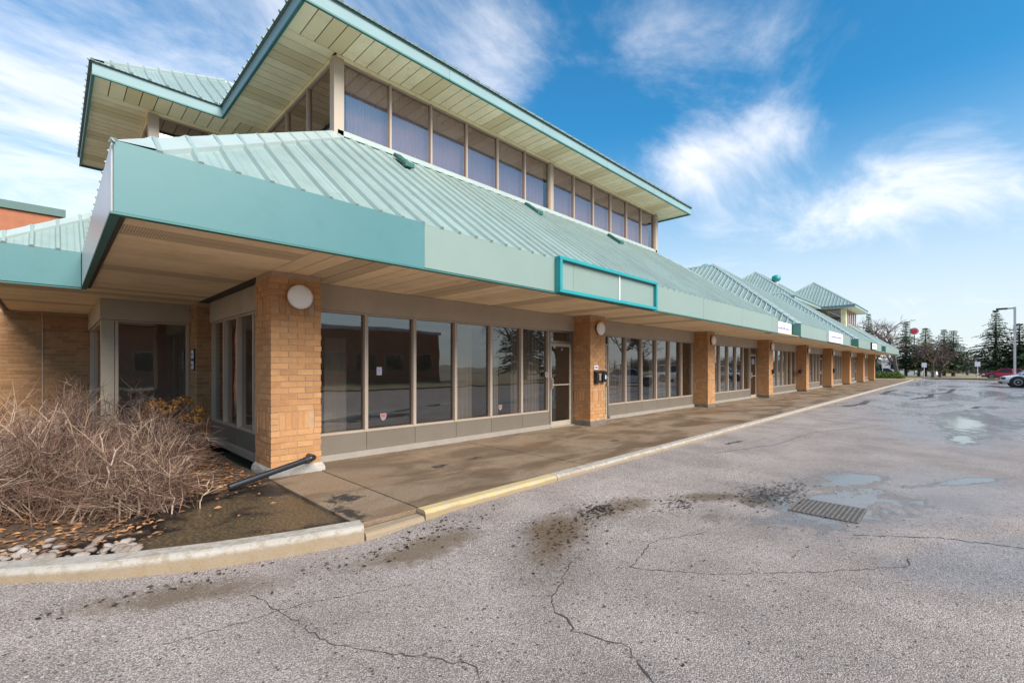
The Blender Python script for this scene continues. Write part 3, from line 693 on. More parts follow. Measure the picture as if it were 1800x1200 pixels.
m = MB(); m.box(CX0+1.6, CX1-.3, 11.5, 11.6, 5.0, ZC1); m.box(CX0+.2, CX1-.2, CYF+.2, 22, 5.2, 5.3); m.box(WX+.5, CX0+1.6, 16.8, 16.9, 4.5, ZC1); m.box(CX0+1.6, CX0+1.7, 11.6, 16.8, 5.0, ZC1); add('inner_wall', m, 'interior', tw)
m = MB(); m.box(CX0-.8, CX1+.8, CYF-.8, 22.0, ZC1+.03, ZC1+.1); m.box(WX-.9, CX0-.8, WY-.8, 17.8, ZC1+.03, ZC1+.1); add('eave_deck', m, 'backing', tw)
EX0, EX1, EY = CX0-EO, CX1+EO, CYF-EO; VX0, VY0, VY1 = .56, 12.18, 18.0
planks('x', EX0+.03, EX1-.03, EY+.03, CYF-.062, ZC1, 'soffit', 'soffit_vent', parent=tw)
planks('y', CYF-.06, VY0+.03, EX0+.03, CX0-.062, ZC1, 'soffit', 'soffit_vent', parent=tw, vent=7)
planks('x', VX0+.03, CX0-.06, VY0+.03, WY-.062, ZC1, 'soffit', 'soffit_vent', parent=tw)
planks('y', WY-.06, VY1-.03, VX0+.03, WX-.062, ZC1, 'soffit', 'soffit_vent', parent=tw, vent=7)
planks('y', CYF-.06, 20, CX1+.062, EX1-.03, ZC1, 'soffit', 'soffit_vent', parent=tw, joined=True)
def efas(x0, x1, y0, y1, z0=ZC1-.025, z1=ZC1+.225):
    m = MB(); m.box(x0, x1, y0, y1, z0, z1); f = add('eave_fascia', m, 'eave_fascia', tw)
    m = MB(); m.box(x0-.008, x1+.008, y0-.008, y1+.008, z0-.03, z0-.001); add('drip_edge', m, 'trim_green', f)
n = 5
for i in range(n): efas(EX0+(EX1-EX0)*i/n+.003, EX0+(EX1-EX0)*(i+1)/n-.003, EY, EY+.03)
efas(EX0, EX0+.03, EY+.031, VY0-.003); efas(VX0, EX0+.029, VY0, VY0+.03); efas(VX0, VX0+.03, VY0+.031, VY1); efas(EX1-.03, EX1, EY+.031, 20); efas(VX0, EX0, VY1, VY1+.03)
ZT = ZC1+.235
hip_roof(EX0, EX1, EY, EY+EX1-EX0+.3, ZT, tw, capw=.15)
hip_roof(VX0, 9.5, VY0, VY1, ZT, tw, solo=('f',), capw=.22)
# far towers
def far_tower(x0, x1, y0, y1, z0, wl):
    m = MB(); m.box(x0+EO+.1, x1-EO-.1, y0+EO+.1, y1-EO-.1, z0, ZC1); t_ = add('clerestory', m, 'interior', B)
    a, b, c = x0+EO, x1-EO, y0+EO; k = max(2, round((b-a)/1.2))
    for i in range(k): window(a+(b-a)*i/k, a+(b-a)*(i+1)/k, z0, ZC1-.07, c, t_, 'clerestory_glass', .05, .05)
    d1 = y1-EO; k = max(2, round((d1-c)/1.3))
    for i in range(k): window(c+.06+(d1-c-.06)*i/k, c+.06+(d1-c-.06)*(i+1)/k, z0, ZC1-.07, a, t_, 'clerestory_glass', .05, .05, axis='x')
    m = MB(); m.box(a-.1, a+.3, c-.12, c-.06, z0, ZC1-.03); m.box(a-.12, a-.06, c-.059, c+.3, z0, ZC1-.03); add('post', m, 'soffit', t_)
    m = MB(); m.box(x0+.03, x1-.03, y0+.03, y1-.03, ZC1-.01, ZC1+.05); add('soffit', m, 'soffit', t_)
    m = MB(); m.box(x0, x1, y0, y0+.03, ZC1-.05, ZC1+.225); m.box(x0, x0+.03, y0+.031, y1, ZC1-.05, ZC1+.225); m.box(x1-.03, x1, y0+.031, y1, ZC1-.05, ZC1+.225); add('eave_fascia', m, 'eave_fascia', t_)
    hip_roof(x0, x1, y0, y1, ZT, t_, capw=.2)
far_tower(44.3, 56, 10.1, 18.8, 5.0, 0); far_tower(54.5, 62.9, 7.33, 15.8, 5.0, 0)

# --- things fixed to the building
def wall_lamp(k):
    x = col_x(k)+.36; z = 2.47; L = empty('wall_lamp', (x, CY, z-.17), None, 'wall lamp', 'round lamps on the brick columns')
    m = MB(); m.lathe((x, CY-.001, z), (0, -1, 0), [(0, .15), (.035, .15), (.045, .16)], 28); add('base', m, 'lamp_base', L, smooth=False)
    m = MB(); m.lathe((x, CY-.046, z), (0, -1, 0), [(0, .168), (.03, .17), (.055, .155), (.07, .12), (.077, .06), (.079, .005)], 28); add('diffuser', m, 'lamp_white', L, smooth=True)
    return L
ordn = ['nearest brick corner column', 'second brick column, above two black mailboxes', 'third brick column from the near corner', 'fourth brick column from the near corner', 'fifth brick column from the near corner',
        'sixth brick column from the near corner', 'seventh brick column from the near corner', 'eighth brick column, next to last', 'farthest brick column of the plaza']
for k in range(9): wall_lamp(k)['label'] = 'round white wall lamp on the ' + ordn[k]
def mailbox(x, y, z, label, wd=.17, h=.26):
    L = empty('mailbox', (x+wd/2, y, z), label, 'mailbox', 'mailboxes on the columns')
    m = MB(); m.prism([(x, y-.002, z), (x, y-.10, z), (x, y-.11, z+h*.78), (x, y-.002, z+h*.92)], (wd, 0, 0)); add('body', m, 'black_plastic', L, bevel=.005)
    m = MB(); m.prism([(x-.008, y-.002, z+h*.93), (x-.008, y-.125, z+h*.79), (x-.008, y-.125, z+h*.82), (x-.008, y-.002, z+h)], (wd+.016, 0, 0)); add('lid', m, 'black_metal', L)
    return L
x2 = col_x(1)
a = mailbox(x2+.14, CY, 1.08, 'black mailbox with a brass plate on the second column, left of the pair', .22, .32)
m = MB(); m.box(x2+.22, x2+.29, CY-.122, CY-.112, 1.15, 1.29); m.box(x2+.19, x2+.32, CY-.122, CY-.112, 1.291, 1.32); add('plate', m, 'brass', a)
a = mailbox(x2+.42, CY, 1.10, 'slim black mailbox with white mark on the second column, right of the pair', .17, .30)
m = MB(); m.box(x2+.49, x2+.53, CY-.122, CY-.112, 1.18, 1.28); add('plate', m, 'white_paper', a)
mailbox(col_x(3)+.42, CY, 1.15, 'small black mailbox on the fourth brick column', .2, .2); mailbox(col_x(5)+.45, CY, 1.05, 'small black mailbox on the sixth brick column', .2, .34)
m = MB(); m.box(col_x(4)-.35, col_x(4)-.01, CY+.2, CY+.34, 1.1, 1.32); tag(add('mail_slot_box', m, 'black_metal', bevel=.01), 'long black letter box on the side of the fifth column', 'letter box')
m = MB(); m.box(x2+.15, x2+.31, CY-.02, CY-.002, 1.42, 1.53); m2 = empty('notice_plate', (x2+.23, CY, 1.42), 'small pale notice plate above the mailboxes on the second column', 'notice'); add('plate', m, 'white_paper', m2)
m = MB(); m.box(x2+.18, x2+.28, CY-.024, CY-.0205, 1.45, 1.50); add('print', m, 'ink', m2)
# buzzer on the rear pier
z = empty('door_buzzer', (2.05, 11.2, 1.5), 'two small white intercom plates on the dark brick pier by the vestibule', 'intercom')
m = MB(); m.box(2.035, 2.059, 11.12, 11.36, 1.42, 1.86); add('backplate', m, 'black_metal', z)
for q in (1.45, 1.67):
    m = MB(); m.box(2.025, 2.034, 11.15, 11.33, q, q+.16); p = add('plate', m, 'white_paper', z); m = MB(); m.box(2.02, 2.0245, 11.21, 11.27, q+.05, q+.11); add('button', m, 'black_metal', z)
# empty sign frame on the fascia
S = empty('sign_frame', (7.8, YF, 2.75), 'empty rectangular teal sign frame on the pale fascia', 'sign frame')
sx0, sx1, sz0, sz1 = 6.07, 9.55, 2.765, 3.385
m = MB(); y0, y1 = YF-.13, YF-.004
m.box(sx0, sx1, y0, y1, sz0, sz0+.06); m.box(sx0, sx1, y0, y1, sz1-.06, sz1); m.box(sx0, sx0+.065, y0, y1, sz0+.06, sz1-.06); m.box(sx1-.065, sx1, y0, y1, sz0+.06, sz1-.06); add('frame', m, 'sign_teal', S, bevel=.006)
for a, b in ((sx0+.066, 6.52), (6.526, 8.02), (8.06, sx1-.066)):
    m = MB(); m.box(a, b, YF-.055, YF-.005, sz0+.061, sz1-.061); add('panel', m, 'fascia_pale', S)
m = MB(); m.box(8.022, 8.058, YF-.075, YF-.005, sz0+.061, sz1-.061); add('divider', m, 'white_paper', S)
# tenant signs further along
def shop_sign(x0, x1, y, label, frame='mullion', ink='ink'):
    L = empty('shop_sign', ((x0+x1)/2, y, 2.8), label, 'sign', 'tenant signs on the fascia')
    m = MB(); m.box(x0, x1, y-.10, y-.004, 2.79, 3.34); add('box', m, frame, L)
    m = MB(); m.box(x0+.05, x1-.05, y-.108, y-.1005, 2.84, 3.29); add('face', m, 'white_paper', L)
    r = random.Random(int(x0)); x = x0+.35
    m = MB()
    while x < x1-.5: w_ = r.uniform(.05, .14); m.box(x, x+w_, y-.112, y-.1085, 3.03, 3.03+r.uniform(.06, .13)); x += w_+r.uniform(.02, .09)
    add('print', m, ink, L)
shop_sign(19.8, 22.7, YF+.42, 'white tenant sign in the first recess of the fascia', 'white_paper')
shop_sign(28.2, 32.0, YF, 'wide white tenant sign on the second roof module', 'white_paper'); shop_sign(44.0, 46.6, YF, 'dark framed white tenant sign on the third roof module', 'black_metal')
# stickers and notices on doors and glass
def sticker(x, z, s, label, shield=False, y=YW-.004, w_=None):
    m = MB(); w_ = w_ or s
    if shield: m.quad(*[(x+s*a, y, z+s*b) for a, b in ((0, -.6), (.35, -.35), (.5, 0), (.5, .5), (-.5, .5), (-.5, 0), (-.35, -.35))]); L = add('alarm_sticker', m, 'dim_paper'); q = MB(); q.box(x-s*.3, x+s*.3, y-.003, y-.001, z-.05*s, z+.3*s); p = add('print', q, 'sticker_red', L)
    else: m.box(x-w_/2, x+w_/2, y-.002, y, z-s/2, z+s/2); L = add('window_notice', m, 'dim_paper'); q = MB(); q.box(x-w_*.35, x+w_*.35, y-.005, y-.003, z-s*.2, z+s*.25); add('print', q, 'ink', L)
    return tag(L, label, 'sticker')
sticker(4.1, .62, .12, 'small shield sticker low on the second storefront pane', True); sticker(6.95, .60, .11, 'small shield sticker low on the fifth storefront pane', True)
sticker(8.45, 1.30, .13, 'white shield sticker beside the first door handle', True, YW-.072)
sticker(4.02, 1.42, .14, 'white paper notice on the second storefront pane', w_=.1)
sticker(9.07, 1.93, .07, 'tiny white number plate at the top of the first door', y=YW-.045, w_=.05)
dx = col_x(3)-.5; sticker(dx, 1.75, .26, 'white lettering notice on the door beside the fourth column', y=YW-.045, w_=.4)
# black drain pipe at the corner column
P = empty('drain_pipe', (2.0, 6.5, 0), 'black plastic drain pipe sloping from the corner column to the mud', 'pipe')
m = MB(); m.tube([(1.50, 6.28, .045), (2.48, 6.43, .215)], .040, 16); add('pipe', m, 'black_plastic', P, smooth=False)
m = MB(); m.tube([(2.44, 6.424, .208), (2.50, 6.433, .218)], .047, 16); add('coupling', m, 'black_metal', P)
m = MB(); m.tube([(2.49, 6.432, .217), (2.545, 6.44, .226), (2.575, 6.47, .226), (2.58, 6.52, .222), (2.58, 6.66, .22)], .044, 16); add('elbow', m, 'black_plastic', P, smooth=True)
# green flaps where the lower roof meets the clerestory
for i, (x, lb) in enumerate(((4.75, 'dark green metal flap on the roof, nearest the hip'), (8.55, 'dark green metal flap on the roof under the middle clerestory panes'), (12.4, 'dark green metal flap on the roof under the far clerestory panes'))):
    zz = ZR+PIT*(8.0-YF); m = MB(); m.prism([(x, 8.02, zz+.06), (x, 7.62, zz-.24), (x, 7.60, zz-.18), (x, 7.98, zz+.12)], (.16, 0, 0)); m.box(x-.02, x+.18, 7.52, 7.63, zz-.29, zz-.2)
    tag(add('roof_flap', m, 'flap_green', bevel=.01), lb, 'roof flap', 'green flaps on the lower roof')
for x, y, zz, lb in ((31.5, 12.5, 7.4, 'green round roof vent behind the second roof module'), (47.4, 12.3, 8.9, 'green round roof vent on the far tower roof')):
    V = empty('roof_vent', (x, y, zz), lb, 'roof vent', 'round vents on the roofs'); m = MB(); m.lathe((x, y, zz-.3), (0, 0, 1), [(0, .16), (.8, .16)], 12); add('stack', m, 'pole_grey', V)
    m = MB(); m.lathe((x, y, zz+.5), (0, 0, 1), [(0, .2), (.12, .36), (.3, .4), (.5, .32), (.6, .1)], 14); add('hood', m, 'sign_teal', V, smooth=True)
# curtains and blinds
def wavy(name, x0, x1, y, z0, z1, amp, wl, mt, label, cat, axis='y', seed=0):
    r = random.Random(seed); m = MB(); n = int((x1-x0)/wl*6); ph = 0
    for i in range(n+1):
        a = x0+(x1-x0)*i/n; ph += r.uniform(.7, 1.4); d = math.sin(ph)*amp*r.uniform(.6, 1.2)
        for zz in (z0, z1): m.v.append((a, y+d, zz) if axis == 'y' else (y+d, a, zz))
    for i in range(n): m.f.append((2*i, 2*i+2, 2*i+3, 2*i+1))
    return tag(add(name, m, mt, smooth=True), label, cat, 'curtains behind the glass')
p0 = col_x(0)+CW+.03; pw = (col_x(1)-.03-.94-p0)/6
wavy('curtain', p0+5*pw, p0+6*pw, 7.5, .1, 2.45, .05, .12, 'curtain', 'beige curtain behind the pane beside the first door', 'curtain', seed=1)
wavy('curtain', p0+3*pw+.3, p0+3*pw+.75, 7.6, .1, 2.45, .04, .12, 'curtain', 'narrow curtain behind the fourth storefront pane', 'curtain', seed=2)
wavy('curtain', p0+4*pw+.42, p0+4*pw+.62, 7.6, .1, 2.45, .03, .1, 'curtain', 'thin curtain strip behind the fifth storefront pane', 'curtain', seed=3)
wavy('curtain', p0+.55, p0+.95, 7.9, .3, 2.0, .01, .12, 'curtain', 'pale hanging panel behind the first storefront pane', 'curtain', seed=9)
q0 = col_x(1)+CW+.97
wavy('curtain', q0+.05, q0+1.7, 7.5, .1, 2.45, .05, .12, 'curtain', 'beige curtain behind the first panes past the mailbox column', 'curtain', seed=4); wavy('curtain', q0+3.1, q0+4.6, 7.5, .1, 2.45, .05, .12, 'curtain', 'beige curtain behind the last panes before the third column', 'curtain', seed=5)
wavy('curtain', col_x(2)+.9, col_x(2)+4.2, 7.5, .1, 2.45, .05, .12, 'curtain', 'beige curtain in the third storefront bay', 'curtain', seed=6)
wavy('curtain', col_x(3)+3.4, col_x(3)+6.6, 7.5, .1, 2.45, .05, .12, 'curtain', 'beige curtain in the fourth storefront bay', 'curtain', seed=7)
wavy('window_blind', CX0+.25, xm-.1, CYF+.16, ZC0, ZC1-.05, .012, .06, 'blind', 'lavender vertical blind behind the near half of the clerestory', 'blind', seed=11)
wavy('window_blind', xm+.1, CX1-.2, CYF+.16, ZC0, ZC1-.05, .012, .06, 'blind', 'lavender vertical blind behind the far half of the clerestory', 'blind', seed=12)

# ------------------------------------------------------------------ planting bed things
def twigs(m, r, base, n, h, spread, lean=(0, 0), thick=.006, sub=4):
    for i in range(n):
        a = r.uniform(0, 6.283); out = spread*r.uniform(.1, 1.05); hh = h*r.uniform(.35, 1.05)*(1-.55*(out/spread)**2)+.06
        p = Vector((base[0]+r.gauss(0, .2), base[1]+r.gauss(0, .2), -.03)); tip = Vector((base[0]+math.cos(a)*out+lean[0]*h, base[1]+math.sin(a)*out+lean[1]*h, hh))
        ctl = p.lerp(tip, r.uniform(.25, .6))+Vector((r.gauss(0, .12), r.gauss(0, .12), r.uniform(.0, .45)*h)); pts = []
        for k in range(8):
            f = k/7; q = p*(1-f)**2+ctl*2*f*(1-f)+tip*f*f; q += Vector((r.gauss(0, .017), r.gauss(0, .017), r.gauss(0, .015)))*(k > 0); pts.append(q)
        th = thick*r.uniform(.45, 1.25); m.tube(pts, [th*(1-.75*k/7) for k in range(8)], 3, False)
        for j in range(sub):
            k = r.randint(1, 6); q = pts[k]; d = (pts[k+1]-pts[k]).normalized()*r.uniform(.06, .26)+Vector((r.gauss(0, .13), r.gauss(0, .13), r.gauss(.0, .10)))
            mid = q+d*.5+Vector((r.gauss(0, .02), r.gauss(0, .02), r.gauss(0, .02))); e = q+d
            m.tube([q, mid, e], [th*.55, th*.4, th*.15], 3, False)
            for _ in range(2):
                d2 = d*r.uniform(.2, .5)+Vector((r.gauss(0, .07), r.gauss(0, .07), r.gauss(.0, .06))); m.tube([mid, mid+d2], [th*.35, th*.12], 3, False)
SH = [((-.15, 6.9), 1.10, .85, (.0, .0), 'nearest the kerb corner at the left edge'), ((.35, 6.35), .82, .85, (.1, -.05), 'low in front, behind the pale stones'), ((.75, 7.25), .9, .75, (.08, 0), 'in the middle of the bed'),
      ((1.05, 8.1), .8, .62, (.1, -.05), 'leaning toward the black drain pipe'), ((.1, 8.4), 1.2, .9, (0, 0), 'tall, in front of the recessed brick wall'), ((.95, 9.3), 1.15, .8, (0, 0), 'in front of the glazed vestibule'),
      ((-.75, 6.5), .95, .8, (0, 0), 'cut by the left edge of the picture'), ((-.6, 8.0), 1.15, .9, (0, 0), 'rearmost at the left edge'), ((.25, 10.6), 1.25, .8, (0, 0), 'against the vestibule corner post'), ((.65, 6.15), .45, .6, (.15, -.05), 'sprawling low beside the mud')]
for i, (b, h, s, ln, lb) in enumerate(SH):
    r = random.Random(40+i); S_ = empty('bare_shrub', (b[0], b[1], -.03), 'leafless twiggy shrub ' + lb, 'shrub', 'bare shrubs in the planting bed')
    m = MB(); twigs(m, r, b, 85, h, s, ln, .0062, 5); add('stems', m, 'twig', S_)
    m = MB(); twigs(m, r, b, 34, h*1.0, s*1.0, ln, .007, 4); twigs(m, r, b, 7, h*.95, s*.8, ln, .014, 5); add('pale_stems', m, 'twig_pale', S_)
r = random.Random(77); b = (1.55, 9.7)
S_ = empty('dried_flower_shrub', (b[0], b[1], -.03), 'shrub with orange brown dried flower heads beside the brick pier', 'shrub')
m = MB(); twigs(m, r, b, 45, .85, .5, (0, 0), .006, 3); add('stems', m, 'twig', S_)
for i in range(15):
    a = r.uniform(0, 6.28); d = r.uniform(.05, .55); c = Vector((b[0]+math.cos(a)*d*1.0, b[1]+math.sin(a)*d, r.uniform(.62, 1.0)-.25*d)); m = MB(); rr = r.uniform(.08, .13)
    for k in range(90):
        v_ = Vector((r.gauss(0, 1), r.gauss(0, 1), r.gauss(0, .8))).normalized()*rr*r.uniform(.4, 1); p = c+v_; u = Vector((r.gauss(0, 1), r.gauss(0, 1), r.gauss(0, 1))).normalized()*.020; w_ = v_.cross(u).normalized()*.014
        m.quad(p-u-w_, p+u-w_, p+u+w_, p-u+w_)
    add('flower_head', m, 'dry_flower', S_)
# stones at the kerb
stones = []
for s_ in range(5):
    r = random.Random(90+s_); m = MB(); n0, n1 = 6, 10
    for i in range(n0+1):
        for j in range(n1):
            th = math.pi*i/n0; ph = 2*math.pi*j/n1; v_ = Vector((math.sin(th)*math.cos(ph), math.sin(th)*math.sin(ph), math.cos(th))); k = 1+.5*mn.noise(v_*1.6+Vector((s_*9, 0, 0)))
            m.v.append((v_.x*k, v_.y*k*.72, v_.z*k*.36))
    for i in range(n0):
        for j in range(n1): m.f.append((i*n1+j, (i+1)*n1+j, (i+1)*n1+(j+1) % n1, i*n1+(j+1) % n1))
    stones.append(m)
r = random.Random(17); protos = []
for i in range(90):
    x = r.uniform(-.9, .55); y = yk(x)+.26+abs(r.gauss(0, .22)); sc = r.uniform(.02, .058); m = stones[i % 5]
    if i < 5: o = add('stone', m, 'stone', bed, origin=(0, 0, 0), smooth=True); protos.append(o)
    else: o = share('stone', protos[i % 5], (0, 0, 0), bed)
    o.location = Vector((x, y, .0+sc*.3))-wloc(bed); o.scale = (sc, sc, sc); o.rotation_euler = (r.gauss(0, .25), r.gauss(0, .25), r.uniform(0, 6.28))
def litter(name, mt, pts, size, seed, label, cat, zup=.01, curl=.5):
    r = random.Random(seed); m = MB()
    for x, y, z in pts:
        a = r.uniform(0, 6.28); s_ = size*r.uniform(.5, 1.4); u = Vector((math.cos(a), math.sin(a), r.gauss(0, .25)*curl))*s_; v_ = Vector((-math.sin(a), math.cos(a), r.gauss(0, .4)*curl))*s_*.55; c = Vector((x, y, z+zup+r.uniform(0, .012)))
        up = Vector((0, 0, s_*.35*curl)); m.quad(c-u, c-v_+up, c+u, c+v_+up)
    return tag(add(name, m, mt), label, cat, kind='stuff')
r = random.Random(8); pts = []
while len(pts) < 4200:
    x = r.uniform(-1.2, 1.9); y = r.uniform(5, 10.5)
    if y < yk(x)+.25 or (x > .7 and y < 6.3 and r.random() < .93): continue
    pts.append((x, y, -.01))
litter('dead_leaves', 'dead_leaf', pts, .030, 1, 'brown dead leaves scattered under the bare shrubs', 'leaves')
pts = []
for cx, cy, rx, ry, n in ((6.3, 1.75, .5, .28, 420), (5.2, 2.35, .35, .2, 120), (4.3, 2.85, .35, .16, 260), (3.4, 2.7, .5, .3, 120), (2.2, 3.6, .9, .2, 120), (6.9, 1.6, .6, .2, 160), (.6, 4.1, .8, .12, 60), (6.4, 1.3, 1.2, .7, 60)):
    for _ in range(n):
        qx, qy = r.gauss(cx, rx*.6), r.gauss(cy, ry*.6)
        if qy < yk(qx)-.06: pts.append((qx, qy, za(qx, qy)))
litter('wet_leaf_litter', 'wet_leaf', pts, .018, 2, 'dark wet leaf litter on the asphalt by the drain', 'leaves', .003, .35)
pts = [(qx, qy, za(qx, qy)) for qx, qy in ((r.uniform(2, 12), r.uniform(0, 3.7)) for _ in range(140))]
litter('scattered_debris', 'wet_leaf', pts, .013, 3, 'tiny dark leaf scraps scattered over the asphalt', 'debris', .003, .3)
# storm drain grate
G = empty('storm_drain', (6.15, 1.08, ZA), 'cast iron storm drain grate in the puddle', 'drain')
m = MB(); m.box(5.84, 6.48, .76, 1.40, ZA+.001, ZA+.004); add('pit', m, 'grate', G)
for i in range(15): m = MB(); m.box(5.845+i*.0445, 5.845+i*.0445+.016, .76, 1.40, ZA+.005, ZA+.010); add('bar', m, 'grate', G)
for i in range(15): m = MB(); m.box(5.84, 6.48, .765+i*.0442, .765+i*.0442+.013, ZA+.0102, ZA+.013); add('bar', m, 'grate', G)

# ------------------------------------------------------------------ vehicles
def car(kind, paint, label, loc, rz):
    L = empty('parked_car' if kind != 'truck' else 'pickup_truck', (0, 0, 0), label, 'car' if kind != 'truck' else 'truck', 'cars parked in the lot')
    sp_ = {'sedan': (4.7, .90, 1.44, .92), 'suv': (4.7, .94, 1.75, 1.08), 'truck': (5.6, 1.0, 1.92, 1.22), 'crossover': (4.7, .95, 1.66, 1.04)}[kind]
    ln, hw, H, belt = sp_; F, Rr = ln/2, -ln/2; gc = .22 if kind == 'sedan' else .3
    hood = belt-.08
    st = [(Rr, gc+.18, belt-.22, hw*.82), (Rr+.08, gc+.06, belt-.02, hw*.92), (Rr+.5, gc, belt+.02, hw), (-.3, gc-.02, belt, hw), (F*.42, gc-.02, belt-.01, hw), (F-1.0, gc, hood, hw), (F-.35, gc, hood-.08, hw*.97), (F-.08, gc+.05, hood-.2, hw*.88), (F, gc+.16, hood-.36, hw*.8)]
    m = MB(); n = 12
    for x, zb, zt, w_ in st:
        h = zt-zb
        for y, z in ((-w_*.8, zb), (-w_*.97, zb+.08), (-w_, zb+h*.45), (-w_*.985, zb+h*.72), (-w_*.93, zt-.05), (-w_*.8, zt), (w_*.8, zt), (w_*.93, zt-.05), (w_*.985, zb+h*.72), (w_, zb+h*.45), (w_*.97, zb+.08), (w_*.8, zb)): m.v.append((x, y, z))
    for i in range(len(st)-1):
        for j in range(n): m.f.append((i*n+j, (i+1)*n+j, (i+1)*n+(j+1) % n, i*n+(j+1) % n))
    m.f.append(tuple(range(n))); m.f.append(tuple((len(st)-1)*n+j for j in range(n-1, -1, -1)))
    body = add('body', m, paint, L, origin=(0, 0, 0), smooth=True); e = body.modifiers.new('edge', 'EDGE_SPLIT'); e.split_angle = R(38)
    gb = {'sedan': (Rr+.55, F-1.15, Rr+1.15, F-2.0), 'suv': (Rr+.12, F-1.15, Rr+.35, F-1.85), 'truck': (Rr+1.9, F-1.35, Rr+2.05, F-2.15), 'crossover': (Rr+.15, F-1.1, Rr+.5, F-1.85)}[kind]
    x0, x1, x2, x3 = gb; b0, t0 = belt-.01, H-.06; wb, wt = hw*.92, hw*.74
    q = [(x0, -wb, b0), (x1, -wb, b0), (x1, wb, b0), (x0, wb, b0), (x2, -wt, t0), (x3, -wt, t0), (x3, wt, t0), (x2, wt, t0)]
    m = MB(); m.v = q; m.f = [(0, 1, 5, 4), (1, 2, 6, 5), (2, 3, 7, 6), (3, 0, 4, 7)]; add('glasshouse', m, 'car_glass', L, origin=(0, 0, 0))
    m = MB(); m.prism([(x2-.02, -wt-.01, t0), (x3+.03, -wt-.01, t0), (x3+.03, wt+.01, t0), (x2-.02, wt+.01, t0)], (0, 0, .02)); m.prism([(x2+.1, -wt*.85, t0+.02), (x3-.12, -wt*.85, t0+.02), (x3-.12, wt*.85, t0+.02), (x2+.1, wt*.85, t0+.02)], (0, 0, .035)); add('roof', m, paint, L, origin=(0, 0, 0))
    m = MB()
    for s_ in (-1, 1):
        for f in (0, .42, 1):
            a = Vector((x0+(x1-x0)*f, s_*(wb+.006), b0)); c = Vector((x2+(x3-x2)*f, s_*(wt+.006), t0)); m.tube([a, c], .045, 4)
    add('pillars', m, paint, L, origin=(0, 0, 0))
    wr = .34 if kind == 'sedan' else (.37 if kind == 'suv' else .40)
    for xx in (F-.95, Rr+.95):
        for s_ in (-1, 1):
            m = MB(); m.lathe((xx, s_*(hw-.02), wr+.01), (0, s_, 0), [(-.02, wr+.075), (.028, wr+.07)], 22); add('wheel_arch', m, 'black_metal', L, origin=(0, 0, 0))
            m = MB(); m.lathe((xx, s_*(hw-.2), wr), (0, s_, 0), [(0, wr*.9), (.03, wr), (.21, wr), (.235, wr*.93), (.235, wr*.62)], 22); wl = add('wheel', m, 'tyre', L, origin=(0, 0, 0))
            m = MB(); m.lathe((xx, s_*(hw-.2), wr), (0, s_, 0), [(.2, wr*.6), (.237, wr*.62), (.24, wr*.5), (.22, wr*.3), (.245, wr*.12)], 10); add('rim', m, 'rim', wl, origin=(0, 0, 0))
    for s_ in (-1, 1):
        m = MB(); m.box(F-.30, F-.05, s_*hw*.78-.16, s_*hw*.78+.16, hood-.34, hood-.17); add('headlight', m, 'car_glass' if kind == 'crossover' else 'headlight', L, origin=(0, 0, 0), bevel=.03)
        m = MB(); m.box(Rr+.0, Rr+.25, s_*hw*.80-.13, s_*hw*.80+.13, belt-.32, belt-.1); add('tail_light', m, 'tail_light', L, origin=(0, 0, 0), bevel=.03)
        m = MB(); m.box(x1-.45, x1-.3, s_*(hw+.1)-.1, s_*(hw+.1)+.1, belt, belt+.15); add('mirror', m, paint, L, origin=(0, 0, 0), bevel=.03)
    m = MB(); m.box(F-.1, F+.005, -hw*.5, hw*.5, gc+.2, hood-.25); add('grille', m, 'black_metal', L, origin=(0, 0, 0), bevel=.02)
    m = MB(); m.box(F-.16, F+.02, -hw*.78, hw*.78, gc-.02, gc+.14); add('bumper', m, 'black_metal' if kind != 'sedan' else paint, L, origin=(0, 0, 0), bevel=.03); m = MB(); m.box(Rr-.02, Rr+.15, -hw*.8, hw*.8, gc, gc+.16); add('bumper', m, 'black_metal' if kind != 'sedan' else paint, L, origin=(0, 0, 0), bevel=.03)
    L.location = loc; L.rotation_euler = (0, 0, R(rz)); return L
car('crossover', 'car_white', 'white crossover parked at the right edge of the lot', (53.4, -4.45, ZA), 92)
car('suv', 'car_grey', 'dark grey car parked in front of the white crossover, cut by the picture edge', (51.6, -6.05, ZA), 90)
car('sedan', 'car_white', 'white sedan mirrored in the windows past the mailbox column', (34.5, -5.6, ZA), 60)
car('sedan', 'car_dark', 'black sedan mirrored in the windows beside the white one', (28.5, -6.0, ZA), 90)
car('suv', 'car_white', 'white sport utility vehicle mirrored in the third storefront bay', (45.5, -6.2, ZA), 90)
car('sedan', 'car_red', 'red car passing on the street beyond the grass', (92.5, -4.3, -.2), 90)
car('sedan', 'car_blue', 'blue and white car beyond the hedge at the plaza end', (88.5, 13.0, -.2), 90); car('sedan', 'car_dark', 'dark car beyond the hedge beside the blue one', (87, 8.9, -.2), 90)

# ------------------------------------------------------------------ vegetation in the distance
def branch(m, mt, r, p, d, L, rad, lev, maxlev):
    n = 4; pts = [p]; q = p.copy(); dd = d.copy()
    for k in range(n): dd = (dd+Vector((r.gauss(0, .13), r.gauss(0, .13), r.gauss(.02, .10)))).normalized(); q = q+dd*(L/n); pts.append(q.copy())
    tgt = mt if lev == 0 else m
    tgt.tube(pts, [rad*(1-.45*k/n) for k in range(n+1)], 6 if lev < 2 else 3, False)
    if lev >= maxlev: return
    for c in range(r.randint(3, 4) if lev < 3 else 3):
        k = n if c == 0 else r.randint(2, n); ax = Vector((r.gauss(0, 1), r.gauss(0, 1), r.gauss(0, .35))).normalized(); nd = (dd*.75+ax*r.uniform(.55, .95)).normalized()
        branch(m, mt, r, pts[k], nd, L*r.uniform(.58, .82), rad*(.56 if c else .62), lev+1, maxlev)
